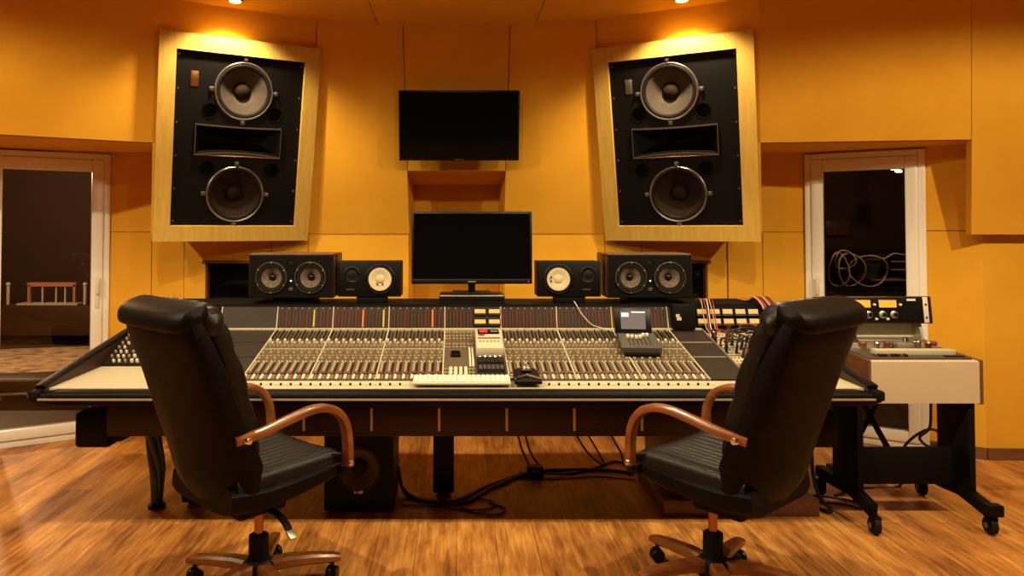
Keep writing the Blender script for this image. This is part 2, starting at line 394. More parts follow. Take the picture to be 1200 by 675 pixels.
# door walls, soffits
DW = {-1: ((KX, KY), (3.46, 4.80), (4.35, 4.72)), 1: ((KX, KY), (3.45, 4.76), (4.35, 4.73))}
ZSOF = 2.06
door_px = {-1: (-62, 128), 1: (944.4, 1086)}
for s in (-1, 1):
    k, c, e = [V((p[0] * s, p[1], 0)) for p in DW[s]]
    u = (c - k).normalized(); n = V((u.y, -u.x, 0))
    if n.y > 0: n = -n
    def on(px):
        h = at_plane(px, 300, k, n); return (V((h.x, h.y, 0)) - k).dot(u)
    ta, tb = sorted((on(door_px[s][0]), on(door_px[s][1])))
    Lw = (c - k).length
    side = 'left' if s < 0 else 'right'
    mb = MB()
    def wq(t0, t1, z0, z1, th=0.1):
        mb.slab([k + u * t0 + V((0, 0, z0)), k + u * t1 + V((0, 0, z0)), k + u * t1 + V((0, 0, z1)), k + u * t0 + V((0, 0, z1))], th, -n)
    wq(0, ta, 0, 1.485); wq(0, ta, 1.49, 2.2); wq(ta, tb, 2.055, 2.2)
    if tb < Lw: wq(tb, Lw, 0, 1.485); wq(tb, Lw, 1.49, 2.2)
    mb.slab([c, e, e + V((0, 0, 1.485)), c + V((0, 0, 1.485))], 0.1, (0, 1, 0)); mb.slab([c + V((0, 0, 1.49)), e + V((0, 0, 1.49)), e + V((0, 0, 2.2)), c + V((0, 0, 2.2))], 0.1, (0, 1, 0))
    struct('wall_door_' + side, mb, M['fabric'])
    # baseboards
    mb = MB()
    def bb(p, q): 
        nn = V(((q - p).y, -(q - p).x, 0)).normalized()
        if nn.y > 0: nn = -nn
        mb.slab([p, q, q + V((0, 0, .075)), p + V((0, 0, .075))], 0.018, nn)
    if ta > 0.03: bb(k, k + u * ta)
    if tb < Lw: bb(k + u * tb, c)
    bb(c, e); bb(V((B1[0] * s, KY, 0)), k)
    struct('baseboard_' + side, mb, M['baseboard'])
    # door
    d = bpy.data.objects.new('door_1' if s < 0 else 'door_2', None); C.objects.link(d); d['kind'] = 'structure'
    mt = frame(k + u * ta, u * (1 if s > 0 else 1), (0, 0, 1)); d.matrix_world = mt; WM[d.name] = mt
    W = tb - ta; 
    yn = -1 if (mt.to_3x3() @ V((0, -1, 0))).dot(n) > 0 else 1     # local side of the room
    T = 2.045
    def dbx(m_, x0, x1, z0, z1, y0, y1, bev=0.004): return m_.bx(x0, x1, yn * y0, yn * y1, z0, z1, bev)
    fr = MB(); fw = 0.045
    for a, b_, z0, z1 in ((0, fw, 0, T), (W - fw, W, 0, T), (fw, W - fw, T - fw, T), (fw, W - fw, 0, 0.05)): dbx(fr, a, b_, z0, z1, -0.08, 0.025)
    fr.build('door_frame', M['upvc'], d, local=True)
    lf = MB(); lw = 0.075
    for a, b_, z0, z1 in ((fw, fw + lw, .05, T - fw), (W - fw - lw, W - fw, .05, T - fw), (fw + lw, W - fw - lw, T - fw - .085, T - fw), (fw + lw, W - fw - lw, .05, .12)): dbx(lf, a, b_, z0, z1, -0.05, 0.04, 0.008)
    if s < 0: dbx(lf, W * 0.63 + .055, W * 0.63 + .115, .12, T - fw - .085, -0.05, 0.04)
    lfo = lf.build('door_leaf', M['upvc'], d, local=True)
    if s < 0: lfo.data.materials[0] = M['upvc']
    gl = MB(); dbx(gl, fw + lw - .01, W - fw - lw + .01, .11, T - fw - .075, -0.005, 0.0, 0)
    gl.build('door_glass', M['glass'], d, local=True)
    hd = MB(); hx = (fw + 0.035)
    dbx(hd, hx - .014, hx + .014, .93, 1.10, 0.04, 0.05, .004); dbx(hd, hx - .009, hx + .009, 1.03, 1.16, 0.062, 0.08, .006); dbx(hd, hx - .008, hx + .008, 1.03, 1.05, .05, .07, .002)
    hd.build('door_handle', M['white'], d, local=True)

# soffits over the doors
for s in (-1, 1):
    p0 = lean(2, ZSOF); p0 = V((p0[0] * s, p0[1], ZSOF))
    t0 = lean(2, ZC); t0 = V((t0[0] * s, t0[1], ZC))
    mb = MB()
    if s < 0:
        ed = V((-1, -0.565, 0)).normalized(); p1, t1 = p0 + ed * 2.2, t0 + ed * 2.2
        mb.slab([p0, p1, V((p1.x + .25 * s, 5.3, ZSOF)), V((p0.x, 5.3, ZSOF))], 0.05, (0, 0, 1))
    else:
        p1 = at_y(1138, 157, 4.53); p1.z = ZSOF; t1 = V(((1143 - CX) / F_PX * 4.33, 4.33, ZC))
        lo = V(((1138 - CX) / F_PX * 4.66, 4.66, ZS)); gp = V((.004, 0, 0))
        mb.slab([lo, V((4.5, 4.62, ZS)), V((4.4, 4.26, ZC)), t1 + gp, p1 + gp], 0.05, (0, 1, 0))
        wt = V((3.425, 4.78, 0))
        mb.slab([lo, p1 + gp, wt + V((0, 0, ZSOF)), wt + V((0, 0, ZS))], 0.02, (1, 0, 0))
        mb.slab([lo, V((4.5, 4.62, ZS)), V((4.5, 4.85, ZS)), wt + V((0, 0, ZS))], 0.03, (0, 0, 1))
        mb.slab([p0, p1, wt + V((0, 0, ZSOF)), V((3.0, 5.1, ZSOF)), V((2.6, 5.34, ZSOF)), V((p0.x, 5.34, ZSOF))], 0.05, (0, 0, 1))
    mb.slab([p0, p1, t1, t0], 0.05, (0, 1, 0))
    struct('trim_1' if s < 0 else 'trim_2', mb, M['fabric'])
    # side cheek of the loudspeaker bay
    mb = MB(); l2 = lean(2, ZS)
    mb.slab([(l2[0] * s, l2[1], ZS), (p0.x, p0.y + .0, ZSOF), (p0.x, 5.33, ZSOF), (l2[0] * s, 5.33, ZS)], 0.03, (-s, 0, 0))
    b1 = lean(1, ZS)
    mb.slab([(l2[0] * s, l2[1], ZS), (b1[0] * s, b1[1], ZS), (b1[0] * s, 5.34, ZS), (l2[0] * s, 5.34, ZS)], 0.03, (0, 0, 1))
    struct('trim_3' if s < 0 else 'trim_4', mb, M['fabric'])

# ------------------------------------------------------------------ booths behind the glass doors
def booth(s, nm):
    mb = MB()
    y1 = 10.4 if s < 0 else 9.0
    xs = (2.4, 7.2)
    mb.bx(xs[0] * s, xs[1] * s, y1, y1 + .1, 0, 2.8); mb.bx(xs[1] * s, (xs[1] + .1) * s, 5.0, y1, 0, 2.8); mb.bx((xs[0] - .1) * s, xs[0] * s, 5.5, y1, 0, 2.8)
    mb.bx(xs[0] * s, xs[1] * s, 5.45, y1, 2.7, 2.8)
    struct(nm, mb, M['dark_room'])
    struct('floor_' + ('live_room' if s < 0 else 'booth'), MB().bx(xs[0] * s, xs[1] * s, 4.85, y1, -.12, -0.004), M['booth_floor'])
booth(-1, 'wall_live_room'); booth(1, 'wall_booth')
rug = tag(MB().box((-5.0, 8.3, 0.005), (2.1, 1.7, 0.016), Euler((0, 0, 0.25)).to_matrix(), 0.004).build('rug', M['rug']), 'patterned beige rug on the dark floor behind the glass door', 'rug')
t = thing('stage_riser', 'low dark platform at the back of the dark room behind the glass door', 'platform', (-5.3, 9.7, 0))
MB().bx(-6.6, -4.0, 9.4, 10.2, 0.12, 0.50, .01).build('deck', M['darkwood'], t); MB().bx(-6.6, -4.0, 9.46, 10.1, 0.0, 0.12).build('plinth', M['blackm'], t)
t = thing('display_rack', 'pale timber frame with white rails standing on the platform', 'rack', (-5.2, 9.7, .5))
m_ = MB()
for x in (-5.65, -5.05): m_.bx(x - .015, x + .015, 9.6, 9.64, .5, .76)
m_.bx(-5.67, -5.03, 9.6, 9.7, .74, .79); m_.build('timber_frame', M['cable_pink'], t)
m_ = MB().bx(-5.78, -4.98, 9.55, 9.75, .5, .52)
for x in (-5.48, -5.3, -5.18): m_.bx(x - .008, x + .008, 9.62, 9.64, .52, .74)
m_.build('rail', M['cable_white'], t)
for i, x in enumerate((-5.95, -4.93, -4.72, -4.55)):
    m_ = MB().cyl((x, 9.65, .5), (x, 9.65, .76), .02, .02, 10).cyl((x, 9.65, .76), (x, 9.65, .79), .032, .02, 10)
    tag(m_.build('microphone_stand', M['cable_white']), 'short white post standing on the dark platform behind the glass door', 'stand', 'white posts on the platform')
# low cabinet close behind the door
t = thing('low_cabinet', 'dark low cabinet with a white handle behind the glass door', 'cabinet', (-3.9, 6.35, 0))
MB().bx(-4.75, -3.0, 6.2, 6.5, 0.0, 0.22, .006).build('body', M['darkwood'], t)
MB().bx(-4.70, -3.50, 6.185, 6.2, .02, .21, .003).build('drawer', M['darkwood'], t)
hb = MB().tube([(-3.86, 6.185, .06), (-3.86, 6.14, .105), (-3.62, 6.14, .115), (-3.62, 6.185, .07)], .012, 8, 1); hb.build('handle', M['white'], t)

# right booth: amplifier cabinet, shelf, cable coil, hanging lamp
t = thing('amplifier_cabinet', 'black amplifier cabinet behind the glass door under a coil of cable', 'amplifier', (3.95, 7.1, 0))
MB().bx(3.42, 4.75, 6.95, 7.5, 0.0, .93, .02).build('body', M['blackm'], t); MB().bx(3.46, 4.7, 6.935, 6.95, .08, .84, .004).build('grille', M['woodcab'], t)
MB().bx(3.5, 4.7, 6.935, 6.945, .86, .9).build('control_strip', M['remote'], t)
t = thing('cable_coil', 'coil of white cable lying in loops on the black amplifier cabinet', 'cable', (3.85, 7.0, .93))
for (cx, cz, rx, rz_, ph) in ((3.72, 1.105, .10, .165, .2), (3.84, 1.10, .13, .16, 1.0), (4.02, 1.09, .19, .15, 2.0), (3.78, 1.20, .10, .09, .5)):
    pts = [(cx + rx * math.cos(a + ph), 7.08 + .03 * math.sin(a * 2), cz + rz_ * math.sin(a + ph)) for a in [2 * PI * k / 14 for k in range(15)]]
    MB().tube(pts, .008, 6, 3).build('loop', M['cable_white'], t)
MB().tube([(3.98, 7.08, 1.2), (4.15, 7.06, 1.21), (4.25, 7.06, 1.26), (4.35, 7.08, 1.25), (4.62, 7.08, 1.25)], .007, 6, 5).build('cable_end', M['cable_white'], t)
t = thing('rack_case', 'black rack case with pale rails standing behind the glass door', 'rack', (4.3, 7.35, .93))
MB().bx(3.55, 4.75, 7.2, 7.45, .93, 1.3, .01).build('case', M['blackm'], t)
m_ = MB().bx(4.3, 4.72, 7.185, 7.2, 1.17, 1.185).bx(4.3, 4.72, 7.185, 7.2, 1.09, 1.105).bx(4.1, 4.7, 7.185, 7.2, .99, 1.0); m_.build('rail', M['cable_pink'], t)
t = tag(MB().bx(4.55, 4.83, 8.93, 8.99, 1.42, 1.6, .005).build('acoustic_panel', M['walnut']), 'small brown square panel on the far wall behind the glass door', 'panel')
t = thing('booth_lamp', 'small lit lamp cluster under the ceiling behind the glass door', 'lamp', (4.65, 7.6, 2.7))
MB().cyl((4.62, 7.6, 2.7), (4.62, 7.6, 2.2), .008, .008, 8).build('rod', M['blackm'], t)
MB().lathe([(0, .05), (.03, .05), (.05, 0), (0, 0)], (4.62, 7.6, 2.16), (0, 0, 1), 12).build('shade', M['blackm'], t)
m_ = MB().box((4.60, 7.59, 2.13), (.09, .03, .03), None, .01).box((4.64, 7.6, 2.105), (.07, .03, .025), None, .01); m_.build('bulb', M['boothlamp'], t)

# ------------------------------------------------------------------ main monitors in the wall
def cone_set(ctr, nrm, r, nm, conem, ringm, parent, cap=0.26, deep=0.35, seg=40, q=0.80):
    """loudspeaker driver: flange ring, surround, cone, dust cap; ctr on the baffle, nrm outward"""
    nrm = V(nrm).normalized(); ctr = V(ctr)
    d = MB().lathe([(r * .93, 0), (r * .93, .012), (r * .97, .016), (r, .010), (r, 0), (r * .93, 0)], ctr, nrm, seg).build(nm, ringm, parent, local=True)
    MB().lathe([(r * .94, .008), (r * .90, .014), (r * (q + .04), .012), (r * q, .002), (r * (q - .02), -.004), (r * (q - .02), -.01), (r * .94, -.01), (r * .94, .008)], ctr, nrm, seg).build('surround', M['rubber'], d, local=True)
    MB().lathe([(r * q, .001), (r * q * .75, -r * deep * .42), (r * cap, -r * deep), (r * cap * .9, -r * deep - .005), (r * q, -.03), (r * q, .001)], ctr, nrm, seg).build('cone', conem, d, local=True)
    k = [(0, -r * deep + r * cap * .75)] + [(r * cap * math.sin(a), -r * deep - .002 + r * cap * .75 * math.cos(a)) for a in (.3, .6, .9, 1.2, 1.57)]
    return d, ctr, nrm, k

def wall_speaker(s):
    u = V((0.8788, 0.4772 * -s, 0)) if s > 0 else V((0.8788, 0.4772, 0))
    # corners of the leaning frame (mirrored for the other bay)
    tl = V((-1.88964 , 4.5706, 2.76515)); tr = V((-0.96747, 5.0714, 2.76515)); br = V((-1.10758, 5.3294, 1.42744)); bl = V((-2.02975, 4.82859, 1.42744))
    if s > 0: tl, tr, br, bl = SM(tr, -1), SM(tl, -1), SM(bl, -1), SM(br, -1)
    ux = (tr - tl).normalized(); uz = (tl - bl).normalized(); c = (tl + tr + bl + br) / 4
    mt = frame(c, ux, uz); Wd, Ht = (tr - tl).length, (tl - bl).length
    t = thing('wall_loudspeaker', 'big oak framed loudspeaker leaning out of the wall ' + ('above the patchbay end of the console' if s > 0 else 'over the console end with the subwoofer'), 'loudspeaker', mtx=mt, group='oak framed wall loudspeakers')
    # local: x right, y into the wall, z up; front is -y
    fw = 0.105; a, b = Wd / 2, Ht / 2; yf, yb = -0.055, 0.02
    for nm, poly in (('top', [(-a, b), (a, b), (a - fw, b - fw), (-a + fw, b - fw)]), ('bottom', [(-a, -b), (a, -b), (a - fw, -b + fw), (-a + fw, -b + fw)]),
                     ('l', [(-a, -b), (-a, b), (-a + fw, b - fw), (-a + fw, -b + fw)]), ('r', [(a, -b), (a, b), (a - fw, b - fw), (a - fw, -b + fw)])):
        m_ = MB().slab([(x, yf, z) for x, z in poly], yb - yf, (0, 1, 0))
        m_.build('frame_rail', M['oak'], t, local=True, bevel=.003)
    yb_ = -0.025
    X1 = 0.02 if s < 0 else -0.02
    holes = [(X1, .345, .183), (-X1 * .2, -.36, .183)] + [(X1 + q_ * .215, z_, .045) for q_ in (-1, 1) for z_ in (.20, -.19)] + [(-.28, .28, -.085, .095)]
    MB().plate(-a + fw - .004, a - fw + .004, -b + fw - .004, b - fw + .004, holes, yb_, .06).bx(-a + .05, a - .05, .17, .19, -b + .05, b - .05).build('baffle', M['black'], t, local=True)
    MB().bx(-a + .05, a - .05, .055, .06, b - .06, b - .02).build('cleat', M['blackm'], t, local=True)
    N = (0, -1, 0)
    # drivers (in the mirrored frames the small plate keeps to the same side)
    X1 = 0.02 if s < 0 else -0.02
    for cx, cz, cm, ring in ((X1 * 1.0, 0.345, M['cone_tan'], M['steelring']), (X1 * -.2, -0.36, M['cone_dk'], M['steelring'])):
        d, ctr, nrm, k = cone_set((cx, yb_, cz), N, 0.195, 'woofer', cm, ring, t, cap=.30, deep=.36)
        MB().lathe(k, ctr, nrm, 28).build('dust_cap', cm if cm is M['cone_dk'] else M['cone_dk'], d, local=True)
        for an in (0, 90, 180, 270):
            p = V((cx + .212 * math.cos(math.radians(an)), yb_, cz + .212 * math.sin(math.radians(an))))
            m_ = MB().box(p + V((0, -.004, 0)), (.03, .012, .03), None, .004).lathe([(0, .022), (.010, .020), (.012, .01), (0, .01)], p, N, 12)
            m_.build('clamp', M['steelring'], t, local=True)
    for sx in (-1, 1):
        for cz, r in ((.20, .047), (-.19, .047)):
            MB().lathe([(r * 1.15, 0), (r * 1.15, .004), (r, .004), (r, -.03), (0, -.03)], (X1 + sx * .215, yb_, cz), N, 24).build('port', M['hornin'], t, local=True)
    # horn: wide mouth, curved lips, dark throat
    hw, hh, hz = .285, .10, 0.0 + .005
    m_ = MB(); n = 12
    outer, inner = [], []
    for k_ in range(n + 1):
        x = -hw + 2 * hw * k_ / n; bow = .022 * (1 - (x / hw) ** 2)
        outer.append((x, bow))
    def ring(sc_x, zt, y, f=1.0): return [(x * sc_x, y, hz + zt - bw * f * .3) for x, bw in outer] + [(x * sc_x, y, hz - zt + bw * f) for x, bw in reversed(outer)]
    m_.loft([ring(1.0, hh + .006, yb_ - .004), ring(1.0, hh + .006, yb_ - .02), ring(.985, hh - .004, yb_ - .02)], cap=False)
    h = m_.build('horn', M['steelring'], t, local=True)
    m_ = MB().loft([ring(.985, hh - .004, yb_ - .018), ring(.6, .03, yb_ + .10, 0), ring(.25, .02, yb_ + .13, 0)], cap=False); m_.build('horn_throat', M['hornin'], h, local=True)
    m_ = MB(); m_.loft([[(x * .95, yb_ - .020, hz - hh - .002) for x, bw in outer] + [(x * .95, yb_ - .016, hz - hh - .006) for x, bw in reversed(outer)], [(x * .88, yb_ + .030, hz - hh + .010 + bw * 1.3) for x, bw in outer] + [(x * .88, yb_ + .030, hz - hh + .004) for x, bw in reversed(outer)]])
    m_.build('horn_lip', M['horn'], h, local=True)
    MB().box((-.30 if s < 0 else -.29, yb_ - .003, .40), (.05, .004, .10), None, .002).build('maker_plate', M['brass'] if s < 0 else M['steelring'], t, local=True)
    m_ = MB()
    for sx in (-1, 1):
        for k_ in range(6):
            m_.lathe([(0, .004), (.006, .003), (.007, 0), (0, 0)], (sx * (a - fw - .02), yb_, -b + fw + .03 + k_ * (2 * b - 2 * fw - .06) / 5), N, 8)
    o = m_.build('screws', M['steelring'], t, local=True); o['kind'] = 'stuff'
    return t
wall_speaker(-1); wall_speaker(1)

# ------------------------------------------------------------------ ceiling spotlights over the loudspeakers
for s in (-1, 1):
    x, y = (-1.405, 4.57) if s < 0 else (1.425, 4.55)
    t = thing('ceiling_spotlight', 'small round ceiling spotlight shining on the wall loudspeaker ' + ('near the patchbay' if s > 0 else 'on the subwoofer end'), 'spotlight', (x, y, ZC), 0, 'ceiling spotlights')
    MB().lathe([(.035, 0), (.05, 0), (.052, -.006), (.048, -.014), (.036, -.012), (.035, 0)], (0, 0, 0), (0, 0, 1), 24).build('trim_ring', M['chrome'], t, local=True)
    MB().lathe([(0, -.004), (.035, -.004), (.035, -.001), (0, -.001)], (0, 0, 0), (0, 0, 1), 20).build('lens', M['lamp'], t, local=True)

# ------------------------------------------------------------------ wall television
t0_, b0_ = V((0, lean(0, 2.45)[1], 2.45)), V((0, lean(0, 1.98)[1], 1.98))
uz = (t0_ - b0_).normalized()
yface = 5.13
ptl, ptr = at_y(467, 106, yface - .04), at_y(609, 106, yface - .04)
pbl = at_y(468.5, 188, yface + .05)
ctv = V(((ptl.x + ptr.x) / 2, yface, (ptl.z + pbl.z) / 2)); wtv, htv = ptr.x - ptl.x, (ptl.z - pbl.z) * 1.02
t = thing('wall_television', 'black flat television mounted on the wall above the niche', 'television', mtx=frame(ctv, (1, 0, 0), (0, -.19, 1)))
MB().bx(-wtv / 2, wtv / 2, -.012, .03, -htv / 2, htv / 2, .005).build('bezel', M['plastic'], t, local=True)
MB().bx(-wtv / 2 + .012, wtv / 2 - .012, -.0145, -.008, -htv / 2 + .02, htv / 2 - .012).build('screen', M['gloss'], t, local=True)
MB().bx(-wtv / 2 + .1, wtv / 2 - .1, .03, .055, -htv / 2 + .06, htv / 2 - .06, .01).build('back_cover', M['blackm'], t, local=True)
MB().bx(-.15, .15, .05, .16, -.1, .1).build('wall_bracket', M['blackm'], t, local=True)
MB().bx(-.03, .03, -.016, -.012, -htv / 2 + .005, -htv / 2 + .011).build('logo', M['steelring'], t, local=True)

# ------------------------------------------------------------------ mixing console
CW = 2.0
YF, ZF = 3.64, 0.746
YR, ZR = 4.35, 0.896
SL = V((0, YR - YF, ZR - ZF)); SLn = SL.normalized(); NRM = V((0, -SLn.z, SLn.y)); SA = math.atan2(SLn.z, SLn.y)
RS = Matrix.Rotation(SA, 3, 'X')
def S(x, s, h=0.0): return V((x, YF, ZF)) + SL * s + NRM * h
con = thing('mixing_console', 'long studio mixing console with rows of faders and knobs and a meter bridge', 'mixing console', (0, 3.9, 0))
def kprof(x0, x1, prof, nm, m_, **k): return MB().prism_x(prof, x0, x1).build(nm, m_, con, **k)
# body under the surface
kprof(-1.46, 1.46, [(3.60, .53), (3.60, .70), (YF, ZF - .02), (YR, ZR - .02), (4.40, .90), (4.60, .90), (4.60, .50)], 'body', M['black'])
# side wings, lower and flat in front, rising behind
for s in (-1, 1):
    x0, x1 = sorted((1.46 * s, 1.955 * s))
    kprof(x0, x1, [(3.60, .655), (3.60, .70), (4.00, .725), (4.35, .80), (4.60, .86), (4.60, .655)], 'wing', M['black'])
    MB().slab([(x0, 3.50, .736), (x1, 3.50, .736), (x1, 4.02, .743), (x0, 4.02, .743)], -.02, (0, 0, 1)).build('wing_top', M['cream'], con)
    # end cheek
    xa, xb = sorted((1.955 * s, 2.0 * s))
    kprof(xa, xb, [(3.47, .66), (3.47, .742), (3.56, .758), (4.38, .880), (4.62, .90), (4.62, .66), (3.8, .66)], 'end_cheek', M['woodcab'], bevel=.006)
    m_ = MB().tube([(xb - .022 if s > 0 else xa + .022, y, z) for y, z in ((3.47, .750), (3.56, .766), (4.38, .888), (4.60, .91))], 0, 8, 3, rect=(.05, .02, .008), up=(0, 0, 1)); m_.build('end_cheek_cap', M['black'], con)
    xa, xb = sorted((1.70 * s, 1.875 * s))
    MB().bx(xa, xb, 3.58, 4.45, .425, .60, .02).build('end_block', M['black'], con)
    xg = 1.70 * s
    MB().slab([(xg, 3.6, .62), (xg, 3.6, .45), (xg - .05 * s, 3.6, .455), (xg - .12 * s, 3.6, .49), (xg - .2 * s, 3.6, .50), (xg - .2 * s, 3.6, .62)], .03, (0, 1, 0)).build('gusset', M['black'], con)
# padded armrest along the front
rings = []
for x in [-2.0 + 4.0 * k / 40 for k in range(41)]:
    e = max(0, abs(x) - 1.97) / .03
    rr = []
    for k in range(16):
        a = 2 * PI * k / 16
        rr.append((x, 3.462 + .048 * (1 - .4 * e) * math.copysign(abs(math.cos(a)) ** .6, math.cos(a)), .700 + .036 * (1 - .4 * e) * math.copysign(abs(math.sin(a)) ** .6, math.sin(a))))
    rings.append(rr)
MB().loft(rings).build('armrest_pad', M['leather'], con)
MB().bx(-1.96, 1.96, 3.408, 3.418, .696, .706, .002).build('pad_highlight', M['knob_tan'], con)  # tan strip imitates the highlight running along the pad front
for s in (-1, 1):
    m_ = MB().box((1.985 * s, 3.45, .715), (.05, .07, .05), None, .012); m_.build('corner_cap', M['blackm'], con)
# apron with chrome strips
MB().bx(-1.71, 1.71, 3.57, 3.62, .487, .66, .004).build('apron', M['woodcab'], con)
px0 = [-1.40, -1.08, -.745, -.415, -.085, .245, .575, .905, 1.235, 1.5]
for x in px0: MB().bx(x - .006, x + .006, 3.562, 3.572, .515, .625, .001).build('apron_strip', M['ivory'], con)
# cream front strip
MB().slab([(-1.46, 3.50, .734), (1.46, 3.50, .734), (1.46, 3.63, .744), (-1.46, 3.63, .744)], -.03, (0, 0, 1)).build('front_strip', M['cream'], con)
m_ = MB(); m2 = MB()
for k in range(96):
    x = -1.05 + 2.3 * k / 95
    if -.25 < x < .45: continue
    (m_ if k % 2 else m2).box((x, 3.555, .744), (.010, .012, .012), None, .003)
o = m_.build('strip_buttons_light', M['white'], con); o['kind'] = 'stuff'
o = m2.build('strip_buttons_dark', M['knob_dark'], con); o['kind'] = 'stuff'

BX = [-1.075, -.74, -.405, -.07, .265, .60, .93, 1.265]
def sbox(mbx, x, s, sx, sy, sz, bev=0.0): mbx.box(S(x, s, sz / 2), (sx, sy, sz), RS, bev, 1)
def knob(mbx, x, s, r, h, seg=8): mbx.lathe([(r, 0), (r, h * .8), (r * .8, h), (0, h)], S(x, s, 0), NRM, seg)
rest_k, rest_b, lines = MB(), MB(), MB()
bars, tips, fstrip, fslot, dots = MB(), MB(), MB(), MB(), MB()
nk = nb = 0
for b in range(7):
    x0, x1 = BX[b] + .004, BX[b + 1] - .004
    m_ = MB(); m_.slab([S(x0, 0), S(x1, 0), S(x1, 1), S(x0, 1)], .018, -NRM)
    bank = m_.build('channel_bank', M['panel'], con)
    cwid = (BX[b + 1] - BX[b]) / 8
    for c in range(8):
        x = BX[b] + (c + .5) * cwid
        if b == 3 and c >= 4: continue
        if b == 3:
            # master section: buttons and two long faders
            for s_ in (.05, .11, .17, .60, .66, .78, .84, .92):
                for dx in (-.009, .009): sbox(rest_b, x + dx, s_, .011, .018, .008)
            continue
        # faders
        sbox(fslot, x + .010, .20, .009, .15, .003)
        sbox(fstrip, x - .006, .205, .0125, .155, .006)
        f = MB(); sz = random.choice((.092, .095, .10))
        f.box(S(x + .001, sz, .008), (.024, .020, .016), RS, .004, 1); f.build('fader_cap', M['knob_red'], bank)
        for row, (s_, w) in enumerate(((.052, .013), (.016, .012))):
            for dx in (-.008, .010):
                if row == 0 and dx < 0 and nb < 100 or (row == 1 and dx < 0 and nb < 100):
                    q_ = MB(); q_.box(S(x + dx, s_, .007), (.015, .019, .014), RS, .004, 1); q_.build('channel_button', M['ivory'], bank); nb += 1
                else: sbox(rest_b, x + dx, s_, .010, .013, .010)
        for row, s_ in enumerate((.36, .415, .47, .525, .62, .665)):
            for dx in ((-.009, .010) if row in (1, 3, 4) else (0,)):
                if dx <= 0 and row in (0, 2) and nk < 100:
                    q_ = MB(); knob(q_, x + dx, s_, .0095, .014, 10); q_.build('knob', M['knob_tan'], bank); nk += 1
                else: knob(rest_k, x + dx, s_, .0075, .012, 7)
        for dx in (-.012, .004):
            sbox(dots, x + dx, .325, .006, .008, .005)
        sbox(bars, x - .009, .855, .006, .165, .010); sbox(bars, x + .010, .86, .006, .13, .005)
        sbox(tips, x - .009, .735, .012, .022, .014); sbox(tips, x + .010, .70, .009, .013, .008)
for b in range(8):
    sbox(lines, BX[b], .5, .007, SL.length, .006)
sbox(lines, (BX[0] + BX[3]) / 2, .58, BX[3] - BX[0], .004, .003); sbox(lines, (BX[4] + BX[7]) / 2, .58, BX[7] - BX[4], .004, .003)
for nm, mm, mt_ in (('knobs', rest_k, 'knob_tan'), ('buttons', rest_b, 'knob_tan'), ('trim_or_glint_line', lines, 'cream'), ('fader_scales', fstrip, 'knob_tan'), ('fader_slots', fslot, 'knob_dark'),
                    ('indicator_dots', dots, 'ivory'), ('rear_switch_bars', bars, 'knob_dark'), ('rear_switch_tips', tips, 'ivory')):
    o = mm.build(nm, M[mt_], con)
    if nm != 'trim_or_glint_line': o['kind'] = 'stuff'
# master section extras
for x in (.072, .088):
    m_ = MB(); sbox(m_, x, .40, .011, .26, .010, .003); m_.build('master_fader', M['ivory'], con)
m_ = MB(); sbox(m_, -.005, .46, .055, .075, .012, .004); m_.build('master_display', M['gloss'], con)
for k in range(4):
    m_ = MB(); sbox(m_, -.03 + .026 * k, .14, .016, .10, .010, .003); m_.build('master_key', M['ivory'], con)
m_ = MB(); sbox(m_, .178, .20, .145, .22, .020, .004); tp = m_.build('transport_panel', M['plastic'], con)
for k in range(5):
    m_ = MB(); sbox(m_, .178 + (k - 2) * .027, .335, .014, .018, .032, .003); m_.build('transport_switch', M['chrome'], tp)
for row in range(2):
    for k in range(6):
        m_ = MB(); sbox(m_, .178 + (k - 2.5) * .022, .27 - row * .12, .017, .05, .028, .002); m_.build('transport_key', M['knob_dark'] if row == 0 else M['remote'], tp)
# blank panels either side
for (xa, xb) in ((-1.455, -1.082), (1.272, 1.455)):
    for k, (s0, s1) in enumerate(((0, .40), (.405, .70), (.705, 1.0))):
        m_ = MB().slab([S(xa, s0 + .004, .004), S(xb, s0 + .004, .004), S(xb, s1, .004), S(xa, s1, .004)], .02, -NRM); m_.build('blank_panel', M['blank'], con)
for x in (-1.459, 1.462):
    m_ = MB(); sbox(m_, x, .5, .008, SL.length, .012); m_.build('edge_trim', M['alu'], con)
for (xa, xb) in ((1.272, 1.455),):
    for s_ in (.402, .702):
        m_ = MB(); sbox(m_, (xa + xb) / 2, s_, xb - xa, .004, .006); m_.build('panel_divider', M['cream'], con)
# meter bridge
MBF = [(4.352, .905), (4.395, 1.028)]
kprof(-1.955, 1.955, [(4.36, .88), (4.36, .905), (4.402, 1.030), (4.402, 1.045), (4.76, 1.045), (4.76, 1.02), (4.62, 1.02), (4.60, .88)], 'meter_bridge', M['blackm'])
MB().bx(-1.46, 1.46, 4.335, 4.365, .892, .908, .003).build('bridge_sill', M['cream'], con)
mu = V((0, MBF[1][0] - MBF[0][0], MBF[1][1] - MBF[0][1])); ml = mu.length; mun = mu.normalized(); mnn = V((0, -mun.z, mun.y)); RM = Matrix.Rotation(math.atan2(mun.z, mun.y), 3, 'X')
def Bp(x, v, h=0): return V((x, MBF[0][0], MBF[0][1])) + mu * v + mnn * h
def mbox(m_, x, v, sx, sv, sz, bev=0): m_.box(Bp(x, v, sz / 2), (sx, sv, sz), RM, bev, 1)
BB = [-1.41] + BX + [1.42]
ndots = MB(); mrest = MB()
